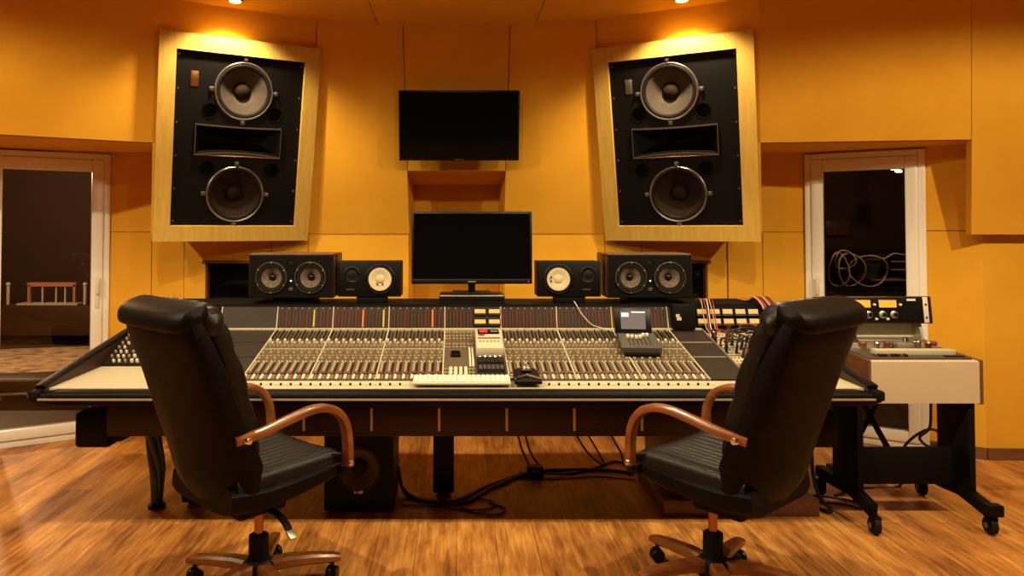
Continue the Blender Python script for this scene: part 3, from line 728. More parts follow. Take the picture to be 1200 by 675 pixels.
for b in range(len(BB) - 1):
    x0, x1 = BB[b] + .003, BB[b + 1] - .003
    first, last = b == 0, b == len(BB) - 2
    m_ = MB().slab([Bp(x0, 0, .002), Bp(x1, 0, .002), Bp(x1, 1, .002), Bp(x0, 1, .002)], .01, -mnn)
    mp = m_.build('meter_panel', M['blank'] if (first or last) else M['knob_dark'], con)
    m_ = MB(); mbox(m_, BB[b], .5, .006, ml, .010); m_.build('bridge_divider', M['meter_ye'] if b == 7 else M['cream'], con)
    if last:
        m_ = MB().bx(1.285, 1.418, 4.318, 4.40, .90, 1.05, .004); m_.build('end_box', M['blackm'], con)
        m_ = MB().box((1.312, 4.317, .985), (.022, .003, .018)).box((1.320, 4.317, .968), (.026, .003, .020)); m_.build('sticker', M['ivory'], mp)
    if first or last: continue
    cwid = (x1 - x0) / 8
    for c in range(8):
        x = x0 + (c + .5) * cwid
        if b == 4 and c >= 4: continue
        m_ = MB(); mbox(m_, x - .009, .47, .010, ml * .80, .005)
        q_ = random.random()
        mm = 'meter_br' if q_ < .45 else 'meter'
        if (b, c) in ((2, 4), (3, 6)): mm = 'meter_or'
        if (b, c) in ((2, 7), (1, 5)): mm = 'meter_ye'
        m_.build('level_meter', M[mm], mp); mbox(mrest, x + .009, .47, .010, ml * .80, .005)
        mbox(ndots, x, .93, .008, .006, .006)
o = mrest.build('level_meters', M['meter_br'], con); o['kind'] = 'stuff'
o = ndots.build('indicator_lamps', M['knob_tan'], con); o['kind'] = 'stuff'
def vu(xc, v, w, hv, parent):
    m_ = MB(); mbox(m_, xc, v, w, hv, .012, .003); q_ = m_.build('vu_meter', M['plastic'], parent)
    m_ = MB(); mbox(m_, xc, v + .04, w - .012, hv - .018, .014, .002); m_.build('meter_face', M['vu'], q_)
for r_ in range(2):
    for c in range(2): vu(.141 + c * .086, .26 + r_ * .48, .078, ml * .33, con)
# patchbay wing, meters above and sockets below
for r_ in range(2):
    for c in range(5): vu(1.475 + c * .077, .28 + r_ * .45, .070, ml * .36, con)
PBS = [(4.02, .748), (4.345, .872)]
pu = V((0, PBS[1][0] - PBS[0][0], PBS[1][1] - PBS[0][1])); pn = V((0, -pu.normalized().z, pu.normalized().y)); RP = Matrix.Rotation(math.atan2(pu.z, pu.y), 3, 'X')
def Pp(x, v, h=0): return V((x, *PBS[0])) + pu * v + pn * h
for s in (-1, 1):
    xa, xb = sorted((1.475 * s, 1.95 * s))
    if s > 0:
        for k in range(4):
            m_ = MB().slab([Pp(xa, k * .25 + .015, .01), Pp(xb, k * .25 + .015, .01), Pp(xb, k * .25 + .235, .01), Pp(xa, k * .25 + .235, .01)], .015, -pn)
            pb = m_.build('patch_row', M['patch'] if k else M['beige'], con)
            m_ = MB()
            for r_ in range(2):
                for c in range(22): m_.lathe([(.0042, 0), (.0042, .003), (.002, .003), (.002, 0)], Pp(xa + .02 + c * (xb - xa - .04) / 21, k * .25 + .075 + r_ * .1, .01), pn, 7)
            o = m_.build('patch_sockets', M['knob_dark'], pb); o['kind'] = 'stuff'
    else:
        m_ = MB().slab([Pp(xa, 0, .01), Pp(xb, 0, .01), Pp(xb, 1, .01), Pp(xa, 1, .01)], .02, -pn); pb = m_.build('knob_panel', M['knob_dark'], con)
        m_ = MB()
        for r_ in range(7):
            for c in range(14):
                x = xa + .02 + c * .033 + random.uniform(-.004, .004)
                if (r_, c) in ((0, 0), (3, 2)): continue
                if c < 4 and r_ < 6: 
                    q_ = MB().lathe([(.008, 0), (.007, .014), (.005, .016), (0, .016)], Pp(x, .06 + r_ * .14, .01), pn, 9); q_.build('wing_knob', M['ivory' if (r_ * 3 + c) % 3 else 'knob_tan'], pb)
                else: m_.lathe([(.010, 0), (.009, .016), (.006, .018), (0, .018)], Pp(x, .06 + r_ * .14, .01), pn, 7)
        o = m_.build('wing_knobs', M['ivory'], pb); o['kind'] = 'stuff'
# legs
for (x, y) in ((-1.42, 3.98), (-.072, 4.12), (1.36, 4.45)):
    m_ = MB().bx(x - .058, x + .058, y - .05, y + .05, .03, .52, .01); lg = m_.build('leg', M['black'], con)
    MB().lathe([(0, 0), (.045, 0), (.045, .012), (.03, .03), (0, .03)], (x, y - .0, 0), (0, 0, 1), 20).build('foot_pad', M['steelring'], lg)

# wooden pedestal below the patchbay wing
t = thing('wooden_pedestal', 'brown wooden cabinet on a plinth under the patchbay end of the console', 'cabinet', (1.6, 4.0, 0))
MB().bx(1.12, 1.86, 3.90, 4.35, .085, .42, .004).build('cabinet_body', M['walnut'], t); MB().bx(1.08, 1.895, 3.82, 4.38, 0, .085, .006).build('plinth', M['walnut'], t)

# ------------------------------------------------------------------ things standing on the console
LEDGE = 1.045
def twin(s):
    # twin-woofer monitor
    pc = -1.005 if s < 0 else 1.175
    yf = 4.43
    t = thing('twin_woofer_speaker', 'wide black two-woofer speaker ' + ('next to the patchbay' if s > 0 else 'at the subwoofer end of the console'), 'loudspeaker', (pc, yf, LEDGE), 0, 'black twin-woofer speakers on the console')
    w, h, dp = .515, .265, .32; zb = .035
    cb = MB().box((0, dp / 2 + .044, zb + h / 2), (w, dp - .08, h), None, .006, 2)
    for (xa, xb, za, zz) in ((-w / 2, -w / 2 + .012, zb, zb + h), (w / 2 - .012, w / 2, zb, zb + h), (-w / 2, w / 2, zb, zb + .012), (-w / 2, w / 2, zb + h - .012, zb + h)): cb.bx(xa, xb, -.012, .05, za, zz, .004)
    cb.build('cabinet', M['woodcab'], t, local=True)
    MB().plate(-w / 2 + .006, w / 2 - .006, zb + .006, zb + h - .006, [(-.118, zb + .125, .088), (.118, zb + .125, .088), (0, zb + .205, .027)], -.019, .02).build('baffle', M['plastic'], t, local=True)
    for dx in (-.118, .118):
        d, ctr, nrm, k = cone_set((dx, -.019, zb + .125), (0, -1, 0), .092, 'woofer', M['cone_grey'], M['plastic'], t, cap=.24, deep=.34, seg=36, q=.68)
        MB().lathe(k, ctr, nrm, 20).build('dust_cap', M['plastic'], d, local=True)
        MB().lathe([(.088, .006), (.090, .015), (.094, .015), (.0965, .006)], ctr, nrm, 36).build('trim_ring', M['steelring'], d, local=True)
        for an in range(6):
            a = an * PI / 3 + .5
            MB().lathe([(0, .019), (.004, .018), (.004, .01)], ctr + V((.090 * math.cos(a), 0, .090 * math.sin(a))), nrm, 8).build('screw', M['alu'], d, local=True)
    d = MB().lathe([(.034, 0), (.034, .003), (.028, .003), (.022, -.004), (0, .002)], (0, -.019, zb + .205), (0, -1, 0), 24).build('tweeter', M['blackm'], t, local=True)
    MB().lathe([(0, .005), (.004, .004), (.005, 0)], (.0, -.019, zb + .105), (0, -1, 0), 10).build('indicator_light', M['led'], t, local=True)
    MB().box((0, -.020, zb + .055), (.024, .003, .018), None, .001).build('badge', M['steelring'], t, local=True)
    MB().bx(-.12, .12, .02, .28, 0, zb + .002, .006).build('isolation_pad', M['blackm'], t, local=True)
    MB().bx(-w / 2, w / 2, .0, dp, zb + h - .003, zb + h + .004, .002).build('top_panel', M['walnut'], t, local=True)
twin(-1); twin(1)

def cream_cone(s):
    pc = -.535 if s < 0 else .69
    t = thing('white_cone_speaker', 'small white-coned speaker on the console, ' + ('patchbay side of the monitor' if s > 0 else 'subwoofer side of the monitor'), 'loudspeaker', (pc, 4.45, LEDGE), 0, 'white cone speakers on the console')
    w, h, dp = .385, .215, .20; zb = .04
    MB().box((0, dp / 2, zb + h / 2), (w, dp, h), None, .004).build('cabinet', M['black'], t, local=True)
    wx = .068 if s < 0 else -.068; tx = -.105 if s < 0 else .115
    N = (0, -1, 0)
    d = MB().lathe([(.080, .004), (.083, .011), (.088, .012), (.092, .010), (.092, 0)], (wx, -.001, zb + .108), N, 36).build('woofer', M['plastic'], t, local=True)
    MB().lathe([(.082, .002), (.077, .008), (.071, .008), (.069, .006)], (wx, -.0085, zb + .108), N, 36).build('surround', M['rubber'], d, local=True)
    MB().lathe([(.070, .003), (.066, .004), (.05, -.001), (.034, -.008), (.028, -.010), (.022, -.003), (.012, .0025), (0, .004)], (wx, -.0145, zb + .108), N, 36).build('cone', M['cone_white'], d, local=True)
    for k in (-1, 1):
        MB().box((wx + (.016 * k if s < 0 else -.045), -.0215, zb + (.078 if s < 0 else .108 + .012 * k)), (.008, .003, .016), Euler((0, .35 * k, 0)).to_matrix(), .002).build('cone_tab', M['blackm'], d, local=True)
    d = MB().lathe([(.036, 0), (.046, .003), (.05, .001), (.05, 0)], (tx, -.001, zb + .135), N, 28).build('tweeter', M['plastic'], t, local=True)
    MB().lathe([(.037, .006), (.03, .002), (.018, .007), (0, .011)], (tx, -.001, zb + .135), N, 24).build('dome', M['rubber'], d, local=True)
    MB().box((tx - .01, -.002, zb + .045), (.05, .003, .008)).build('badge', M['steelring'], t, local=True)
    MB().bx(-.08, .10, .01, .18, 0, zb + .002, .004).build('isolation_pad', M['blackm'], t, local=True)
cream_cone(-1); cream_cone(1)

# desktop monitor on its low riser
t = thing('monitor_riser', 'flat black box with a silver top edge under the desktop monitor', 'box', (.095, 4.5, LEDGE))
MB().bx(-.20, .20, -.06, .18, .006, .052, .008).build('case', M['plastic'], t, local=True); MB().bx(-.195, .195, -.063, -.055, .042, .050, .002).build('front_edge', M['alu'], t, local=True)
MB().bx(-.205, .205, -.065, .185, 0, .012, .003).build('base', M['blackm'], t, local=True)
t = thing('desktop_monitor', 'black widescreen monitor on a stand in the middle of the console', 'monitor', (.095, 4.5, LEDGE + .052))
w, h = .748, .45; z0 = .062
MB().bx(-w / 2, w / 2, 0, .035, z0, z0 + h, .006).build('bezel', M['plastic'], t, local=True)
MB().bx(-w / 2 + .014, w / 2 - .014, -.003, .004, z0 + .035, z0 + h - .014).build('screen', M['gloss'], t, local=True)
MB().bx(-w / 2 + .004, w / 2 - .004, -.004, .004, z0 + .004, z0 + .024, .002).build('lower_trim', M['black'], t, local=True)
MB().bx(-w / 2 + .004, w / 2 - .004, -.005, .0, z0 + .026, z0 + .029).build('trim_or_glint_line', M['steelring'], t, local=True)  # thin pale strip imitates the highlight on the glossy lower bezel
MB().box((0, -.006, z0 + .015), (.05, .003, .007)).build('logo', M['alu'], t, local=True); MB().box((w / 2 - .025, -.006, z0 + .014), (.008, .003, .008)).build('power_light', M['reddisp'], t, local=True)
MB().bx(-.022, .022, .035, .07, .01, .3, .004).build('neck', M['plastic'], t, local=True)
MB().bx(-.12, .12, -.04, .14, 0, .012, .005).build('foot', M['plastic'], t, local=True)

# keyboard, mouse, remotes
def slope_frame(x, s, h=0.0, yaw=0.0): return Matrix.Translation(S(x, s, h)) @ (Matrix.Rotation(SA, 3, 'X') @ Matrix.Rotation(yaw, 3, 'Z')).to_4x4()
t = thing('computer_keyboard', 'slim white computer keyboard lying along the front of the console', 'keyboard', mtx=Matrix.Translation((.025, 3.57, .752)) @ Matrix.Rotation(.06, 4, 'X'))
MB().box((0, 0, .008), (.475, .135, .014), None, .005).build('base', M['ivory'], t, local=True)
nrow = 0; kb = MB()
for r_ in range(6):
    nkeys = 20 if r_ else 20
    for c in range(nkeys):
        x = -.225 + c * .0237
        if r_ == 5 and 4 <= c <= 8: continue
        k = MB().box((x, .052 - r_ * .0205, .0175), (.0195, .0165, .006), None, .002, 1)
        if r_ >= 1: k.build('key', M['white'], t, local=True)
        else:
            k.bm.free(); kb.box((x, .052, .0175), (.0195, .0165, .006), None, .002, 1)
kb.box((-.083, .052 - 5 * .0205, .0175), (.114, .0165, .006), None, .002, 1)
o = kb.build('function_keys', M['white'], t, local=True); o['kind'] = 'stuff'
t = thing('trackball_mouse', 'dark wedge-shaped trackball with a silver stripe beside the white keyboard', 'trackball', mtx=Matrix.Translation((.345, 3.585, .757)) @ Matrix.Rotation(.05, 4, 'X'))
MB().loft([[(-.067, -.075, 0), (.067, -.075, 0), (.06, .075, 0), (-.06, .075, 0)], [(-.067, -.075, .012), (.067, -.075, .012), (.06, .075, .03), (-.06, .075, .03)], [(-.052, -.05, .02), (.052, -.05, .02), (.04, .06, .046), (-.04, .06, .046)]]).build('body', M['blackm'], t, local=True, bevel=.004)
MB().slab([(-.062, -.052, .022), (0, -.018, .034), (.062, -.052, .022), (.06, -.062, .020), (0, -.034, .029), (-.06, -.062, .020)], .004, (0, 0, 1)).build('stripe', M['chrome'], t, local=True)
MB().lathe([(0, .05)] + [(.026 * math.sin(a), .026 + .026 * math.cos(a)) for a in (.3, .7, 1.1, 1.6)], (0, .02, .022), (0, 0, 1), 20).build('ball', M['steelring'], t, local=True)
MB().tube([(-.06, .04, .012), (-.085, .05, .012), (-.10, .07, .014)], .003, 6, 5).build('cord', M['cable'], t, local=True)
t = thing('ivory_remote_unit', 'ivory control unit with a red display lying on the console faders', 'remote control', mtx=slope_frame(.180, .62, .0))
MB().box((0, -.02, .035), (.148, .30, .055), None, .010, 2).build('case', M['ivory2'], t, local=True)
MB().box((0, .075, .0635), (.120, .078, .004)).build('display', M['gloss'], t, local=True); MB().box((-.028, .077, .0655), (.048, .050, .003)).build('red_readout', M['reddisp'], t, local=True); MB().box((.032, .072, .0655), (.04, .020, .003)).build('grey_readout', M['alu'], t, local=True)
MB().box((-.04, .018, .0635), (.034, .018, .003)).build('label_plate', M['steelring'], t, local=True); MB().box((0, -.028, .0635), (.125, .014, .003)).build('stripe', M['knob_red'], t, local=True)
for k in range(6): MB().box((-.05 + k * .02, -.075, .0635), (.010, .024, .005), None, .002).build('key', M['knob_tan'], t, local=True)
MB().box((0, -.02, .004), (.13, .27, .008)).build('foot', M['blackm'], t, local=True)
# remote with tilted screen
t = thing('fader_remote', 'grey control box with tilted screen and small white faders on the console', 'remote control', mtx=slope_frame(1.005, .56, .020, -.04))
MB().loft([[(-.108, -.10, 0), (.108, -.10, 0), (.10, .12, 0), (-.10, .12, 0)], [(-.108, -.10, .03), (.108, -.10, .03), (.10, .12, .055), (-.10, .12, .055)]]).build('base', M['remote'], t, local=True, bevel=.005)
MB().box((0, -.02, -.004), (.19, .2, .014)).build('foot', M['blackm'], t, local=True)
RT = Matrix.Rotation(math.radians(62), 3, 'X'); pc = V((-.012, .115, .11))
m_ = MB().box(pc, (.205, .145, .02), RT, .006); m_.build('screen_housing', M['plastic'], t, local=True)
fn = RT @ V((0, 0, 1)); fu = RT @ V((0, 1, 0))
MB().box(pc + fn * .011, (.138, .100, .004), RT).build('screen', M['lcd'], t, local=True)
MB().box(pc + fn * .0135 + fu * .03 + V((-.045, 0, 0)), (.04, .022, .003), RT).build('bright_window', M['lcd_hi'], t, local=True); MB().box(pc + fn * .0135 + fu * .046 + V((.03, 0, 0)), (.075, .007, .003), RT).build('menu_bar', M['lcd_hi'], t, local=True)
for k in range(6):
    y = (.0, -.005, -.012, -.006, .022, .024)[k]; x = -.055 + k * .022
    MB().box((x, -.02, .040 + .0), (.004, .09, .004), Euler((.11, 0, 0)).to_matrix()).build('fader_slot', M['knob_dark'], t, local=True)
    MB().box((x, y + .02, .052), (.016, .020, .020), None, .004).build('fader_cap', M['white'], t, local=True)
# thin white lead from the speaker pad
tag(MB().tube([(.715, 4.44, 1.06), (.72, 4.375, 1.045), (.75, 4.35, .99), (.80, 4.335, .935), (.85, 4.33, .915), (.93, 4.28, .90)], .0022, 6, 6).build('speaker_lead', M['cable_white']), 'thin white lead drooping from the white cone speaker over the meters', 'cable')

# patch cables plugged in
rnd = random.Random(11)
for k in range(22):
    xa, va = rnd.uniform(1.50, 1.92), rnd.choice((.2, .33, .45, .58, .7))
    xb, vb = min(1.93, max(1.49, xa + rnd.uniform(-.25, .25))), rnd.choice((.2, .33, .45, .58, .7))
    col = ('cable', 'cable_red', 'cable', 'cable_pink', 'cable')[k % 5]; cn = ('black', 'red', 'black', 'salmon', 'black')[k % 5]
    h = rnd.uniform(.06, .13)
    a, b = Pp(xa, va, .012), Pp(xb, vb, .012)
    t = thing('patch_cable', cn + ' patch cable looped between sockets of the patchbay', 'patch cable', a, 0, cn + ' patch cables in the patchbay')
    MB().tube([a + pn * .03, a + pn * (.03 + h * .6), (a + b) / 2 + pn * h + V((rnd.uniform(-.05, .05), -.02, 0)), b + pn * (.03 + h * .6), b + pn * .03], .005, 6, 5).build('lead', M[col], t)
    pm = M['cable_red'] if k % 4 == 1 else M['cable']
    for p in (a, b): MB().cyl(p - pn * .004, p + pn * .05, .0095, .0075, 8).build('plug', pm, t)
# leads draped over the bridge
for k in range(5):
    x = 1.475 + .017 * k
    cn = ('salmon', 'red', 'white', 'salmon', 'red')[k]; col = {'salmon': 'cable_pink', 'red': 'cable_red', 'white': 'cable_white'}[cn]
    o = MB().tube([(x, 4.52, 1.052), (x + .005, 4.43, 1.075), (x, 4.375, 1.05), (x + .006 * (k % 2), 4.345, .98), (x + .008 - .004 * (k % 3), 4.31, .905), (x + .02, 4.27, .89)], .0028, 6, 6).build('hanging_lead', M[col])
    tag(o, cn + ' lead hanging over the bridge next to the twin-woofer speaker', 'cable', cn + ' leads hanging over the bridge')
for k in range(6):
    x = 1.79 + .015 * k; cn = ('salmon', 'red', 'black')[k % 3]; col = {'salmon': 'cable_pink', 'red': 'cable_red', 'black': 'cable'}[cn]
    o = MB().tube([(x, 4.62, 1.056), (x + .01, 4.50, 1.06 + .006 * (k % 2)), (x + .02, 4.42, 1.085), (x + .045, 4.365, 1.04), (x + .06 + .006 * k, 4.335, .96), (x + .06, 4.30, .89)], .0055, 6, 6).build('draped_lead', M[col])
    tag(o, cn + ' lead in the bundle draped over the bridge behind the chair', 'cable', cn + ' leads in the draped bundle')

# ------------------------------------------------------------------ under the console
t = thing('subwoofer', 'black floor subwoofer under the console with a dull round cone', 'subwoofer', (-.517, 3.87, 0))
MB().plate(-.182, .182, .015, .425, [(0, .235, .112)], 0, .03).bx(-.182, .182, .045, .38, .015, .425).bx(-.182, .182, .02, .05, .41, .425).bx(-.182, .182, .02, .05, .015, .03).bx(-.182, -.17, .02, .05, .015, .425).bx(.17, .182, .02, .05, .015, .425).build('cabinet', M['black'], t, local=True)
N = (0, -1, 0)
d = MB().lathe([(.105, 0), (.108, .006), (.118, .006), (.12, 0)], (0.0, .0, .235), N, 40).build('woofer', M['plastic'], t, local=True)
MB().lathe([(.107, .004), (.10, .010), (.088, .004), (.06, -.02), (.042, -.03), (.03, -.018), (0, -.01)], (0, 0, .235), N, 40).build('cone', M['sub_cone'], d, local=True)
MB().lathe([(0, 0.002), (.03, -.006), (.042, -.02), (.042, -.03), (0, -.03)], (0, 0, .235), N, 24).build('dust_cap', M['rubber'], d, local=True)
MB().box((0, -.003, .112), (.045, .004, .018), None, .002).build('badge', M['alu'], t, local=True); MB().box((-.008, -.0055, .112), (.02, .002, .011)).build('badge_mark', M['cable_red'], t, local=True)
MB().bx(-.15, .15, -.004, .01, .035, .06, .004).build('port_slot', M['blackm'], t, local=True)
for dx in (-.15, .15):
    for dy in (.05, .33): MB().cyl((dx, dy, 0), (dx, dy, .017), .018, .018, 12).build('foot', M['rubber'], t, local=True)

# green cable loom falling to the floor
t = thing('cable_loom', 'dark green twisted cable loom dropping from the console to the floor', 'cable', (-1.62, 3.95, 0))
for k in range(5):
    a0 = 2 * PI * k / 5
    pts = []
    for j in range(11):
        q_ = j / 10; z = .54 * (1 - q_) + .012
        r = .013 + .014 * math.sin(PI * q_) ** 2; a = a0 + 2.6 * q_
        pts.append((-1.668 + .055 * math.sin(q_ * 1.9) + r * math.cos(a), 3.95 + r * math.sin(a), z))
    MB().tube(pts, lambda q: .019, 8, 4).build('strand', M['green'], t)
MB().lathe([(0, 0), (.045, 0), (.045, .018), (.03, .026), (0, .026)], (-1.615, 3.95, 0), (0, 0, 1), 20).build('floor_collar', M['blackm'], t)

def fc(label, pts, r=.006, m_='cable', cat='cable', group=None, nm='floor_cable'):
    return tag(MB().tube(pts, r, 6, 7).build(nm, M[m_]), label, cat, group)
fc('black cable running along the floor from the subwoofer to the adapter box', [(-.33, 4.16, .15), (-.30, 4.12, .04), (-.2, 4.05, .008), (.0, 4.02, .008), (.15, 4.22, .008), (.35, 4.42, .008), (.43, 4.44, .02)], .008)
fc('thick black cable on the floor passing in front of the middle leg', [(-.33, 4.20, .1), (-.28, 4.10, .012), (-.12, 3.99, .012), (.05, 4.0, .01), (.22, 4.24, .01), (.5, 4.50, .01), (.9, 4.52, .012), (1.08, 4.45, .012)], .010)
fc('thin black cable looping on the floor beside the middle leg', [(-.30, 3.97, .006), (-.1, 3.95, .006), (.05, 3.90, .006), (.18, 3.92, .006), (.20, 4.02, .006), (.06, 4.08, .006), (.12, 4.18, .006), (.3, 4.3, .006), (.4, 4.52, .006)], .0045)
fc('thin black cable curling on the floor under the front edge', [(.02, 3.94, .006), (.1, 3.86, .006), (.22, 3.84, .006), (.26, 3.92, .006), (.18, 4.0, .006)], .0045)
fc('long black cable lying on the floor between adapter box and pedestal', [(.52, 4.43, .02), (.7, 4.47, .007), (.9, 4.60, .007), (1.02, 4.7, .007), (1.1, 4.6, .007)], .007)
fc('grey lead lying along the floor at the edge of the shade', [(.0, 4.05, .005), (.3, 4.36, .005), (.6, 4.38, .005), (.85, 4.42, .005), (1.07, 4.36, .005)], .004, 'remote')
for lab, x0, x1 in (('black cable hanging from the console to the adapter box, outer one', .35, .45), ('black cable hanging from the console to the adapter box, inner one', .395, .51)):
    fc(lab, [(x0, 4.48, .52), (x0 + .01, 4.5, .34), (x0 + .05, 4.50, .15), (x1, 4.44, .05)], .006, nm='hanging_cable')
for lab, x0, x1 in (('black cable hanging from the console to the floor, first past the adapter', .66, .92), ('black cable hanging from the console to the floor, second past the adapter', .73, .93), ('black cable hanging from the console to the floor, third past the adapter', .87, 1.04)):
    fc(lab, [(x0, 4.5, .53), (x0 + .05, 4.56, .3), (x0 + .16, 4.60, .1), (x1, 4.56, .02)], .006, nm='hanging_cable')
t = thing('power_adapter', 'small black adapter box on the floor among the cables', 'adapter', (.475, 4.43, 0))
MB().box((0, 0, .035), (.10, .07, .07), None, .012).build('case', M['plastic'], t, local=True); MB().box((.0, -.036, .045), (.05, .004, .02)).build('label_plate', M['steelring'], t, local=True)

# ------------------------------------------------------------------ tape machine on its trolley
TX0, TX1, TY0, TY1 = 2.105, 2.675, 3.70, 4.20
t = thing('tape_machine', 'reel-to-reel tape machine with cream front on a black wheeled trolley', 'tape machine', (2.39, 3.95, 0))
prof = [(TY0, .616), (TY0, .825), (TY0 + .02, .83), (TY1, .85), (TY1, .66), (TY0 + .2, .616)]
MB().prism_x(prof, TX0, TX1 - .022).build('cabinet', M['beige'], t, bevel=.003)
for xa in (TX0 - .012, TX1 - .022):
    MB().prism_x([(TY0 + .004, .610), (TY0 + .004, .833), (TY1 + .01, .858), (TY1 + .01, .72), (TY0 + .33, .66), (TY0 + .2, .610)], xa, xa + .022 if xa > 2.3 else xa + .012).build('side_panel', M['walnut'], t)
tu = V((0, TY1 - TY0 - .02, .02)); tn = V((0, -tu.normalized().z, tu.normalized().y)); RTp = Matrix.Rotation(math.atan2(tu.z, tu.y), 3, 'X')
def Tp(x, v, h=0): return V((TX0 + x, TY0 + .02, .83)) + tu * v + tn * h
m_ = MB(); m_.box(Tp(.27, .5, .004), (.53, .46, .012), RTp, .003); deck = m_.build('deck_plate', M['remote'], t)
m_ = MB().box(Tp(.29, .22, .02), (.42, .05, .03), RTp, .004); m_.build('head_cover', M['cream'], t)
m_ = MB().box(Tp(.27, .62, .012), (.50, .14, .02), RTp, .004); m_.build('tape_path_plate', M['alu'], t)
for (x, v, r, h, mm) in ((.13, .78, .075, .03, 'plastic'), (.42, .78, .075, .016, 'alu')):
    m_ = MB().lathe([(0, h), (r * .3, h), (r * .4, h * .7), (r, h * .6), (r, .012), (0, .012)], Tp(x, v, 0), tn, 28); k = m_.build('reel_hub', M[mm], t)
    MB().lathe([(0, h + .03), (.012, h + .028), (.018, h), (0, h)], Tp(x, v, 0), tn, 16).build('hub_cap', M['chrome'], k)
for (x, v, r, h, mm) in ((.10, .5, .022, .05, 'walnut'), (.17, .47, .016, .05, 'chrome'), (.22, .45, .018, .055, 'knob_red'), (.26, .45, .014, .05, 'steelring'), (.38, .45, .022, .06, 'chrome'), (.45, .48, .018, .05, 'brass'), (.50, .55, .02, .045, 'knob_red')):
    m_ = MB().lathe([(0, h), (r * .8, h), (r, h - .006), (r * .9, h * .5), (r, .012), (0, .012)], Tp(x, v, 0), tn, 18); m_.build('tape_roller', M[mm], t)
m_ = MB().box(Tp(.30, .42, .03), (.09, .05, .04), RTp, .006); m_.build('head_block', M['alu'], t)
for k in range(8):
    m_ = MB().box(Tp(.06 + k * .022, .10, .012), (.016, .03, .02), RTp, .003); m_.build('transport_button', M['knob_dark'] if k % 3 else M['knob_red'], t)
m_ = MB().box(Tp(.46, .08, .010), (.10, .02, .012), RTp); m_.build('counter', M['knob_dark'], t)
# rear cover and meter bridge
MB().slab([(2.16, 4.30, .86), (2.70, 4.30, .86), (2.70, 4.34, 1.0), (2.16, 4.34, 1.0)], .03, (0, 1, 0)).build('rear_cover', M['cream'], t)
MB().bx(2.16, 2.70, 4.18, 4.36, .80, .865, .004).build('rear_ledge', M['alu'], t)
for x in (2.18, 2.705): MB().slab([(x - .008, 4.22, .86), (x - .008, 4.33, .86), (x - .008, 4.37, 1.0), (x - .008, 4.27, 1.0)], .016, (1, 0, 0)).build('bridge_support', M['alu'], t)
bz0, bz1, bxa, bxb, by = .942, 1.10, 2.14, 2.765, 4.23
tilt = Matrix.Rotation(-.12, 3, 'X'); bc = V(((bxa + bxb) / 2, by + .07, (bz0 + bz1) / 2))
def Br(dx, dy, dz): return bc + tilt @ V((dx, dy, dz))
wB, hB = bxb - bxa, bz1 - bz0
br_ = MB().box(bc, (wB, .14, hB), tilt, .006).build('meter_housing', M['woodcab'], t)
m_ = MB().box(Br(-.02, -.071, 0), (wB - .06, .006, hB - .02), tilt, .002); m_.build('face_plate', M['blackm'], t)
for dx in (-.10, .05):
    m_ = MB().box(Br(dx, -.076, .035), (.115, .008, .052), tilt, .003); q_ = m_.build('vu_meter', M['plastic'], t)
    m_ = MB().box(Br(dx, -.0805, .035), (.10, .004, .042), tilt); m_.build('meter_face', M['vu_amber'], q_)
for dx in (-.13, -.06, .02, .085):
    m_ = MB().lathe([(.022, 0), (.022, .004), (.015, .006), (.014, .02), (0, .02)], Br(dx, -.074, -.028), tilt @ V((0, -1, 0)), 20); q_ = m_.build('gain_knob', M['alu'], t)
    MB().lathe([(.012, .0205), (.010, .026), (0, .026)], Br(dx, -.074, -.028), tilt @ V((0, -1, 0)), 16).build('knob_cap', M['plastic'], q_)
for (dx, dz) in ((-.025, .03), (.125, .03), (-.095, -.052), (-.02, -.052), (.045, -.052)):
    m_ = MB().lathe([(.008, 0), (.006, .012), (0, .013)], Br(dx, -.074, dz), tilt @ V((0, -1, 0)), 10); m_.build('push_button', M['white'], t)
m_ = MB().box(Br(.17, -.075, -.01), (.09, .004, .10), tilt); m_.build('grille', M['plastic'], t)
m_ = MB().box(Br(.19, -.078, .058), (.05, .004, .012), tilt); m_.build('name_plate', M['white'], t)
m_ = MB().box(Br(wB / 2 - .04, -.074, 0), (.028, .008, hB - .01), tilt, .002); q_ = m_.build('mounting_ear', M['ivory'], t)
for dz in (-.045, .03):
    m_ = MB().lathe([(.007, 0), (.005, .003), (0, .003)], Br(wB / 2 - .04, -.078, dz), tilt @ V((0, -1, 0)), 10); m_.build('ear_screw', M['knob_dark'], q_)
# trolley
for x in (2.055, 2.625):
    MB().bx(x - .016, x + .016, 3.72, 3.97, .15, .62, .003).build('trolley_upright', M['blackm'], t)
    m_ = MB().tube([(x, 4.14, .135), (x, 3.95, .14), (x, 3.80, .15), (x, 3.62, .115)], 0, 4, 1, rect=(.05, .06, .006)); m_.build('trolley_foot', M['blackm'], t)
    for (y, yw) in ((3.60, .5 if x < 2.3 else -.3), (4.13, .6)):
        m_ = MB().cyl((x, y, .105), (x, y, .075), .012, .012, 10)
        m_.box((x - .02, y, .06), (.004, .035, .05), None); m_.box((x + .02, y, .06), (.004, .035, .05), None); m_.box((x, y, .085), (.044, .04, .006), None)
        k = m_.build('caster', M['blackm'], t)
        m_ = MB().cyl((x - .015, y + .005, .044), (x + .015, y + .005, .044), .044, .044, 24, .006); m_.build('wheel', M['rubber'], k)
        m_ = MB().cyl((x - .024, y + .005, .044), (x + .024, y + .005, .044), .014, .014, 12); m_.build('wheel_hub', M['steelring'], k)
MB().bx(2.07, 2.61, 3.80, 3.82, .175, .365, .003).build('trolley_panel', M['blackm'], t)
MB().box((2.625, 3.585, .125), (.075, .05, .055), None, .004).build('foot_bracket', M['blackm'], t)
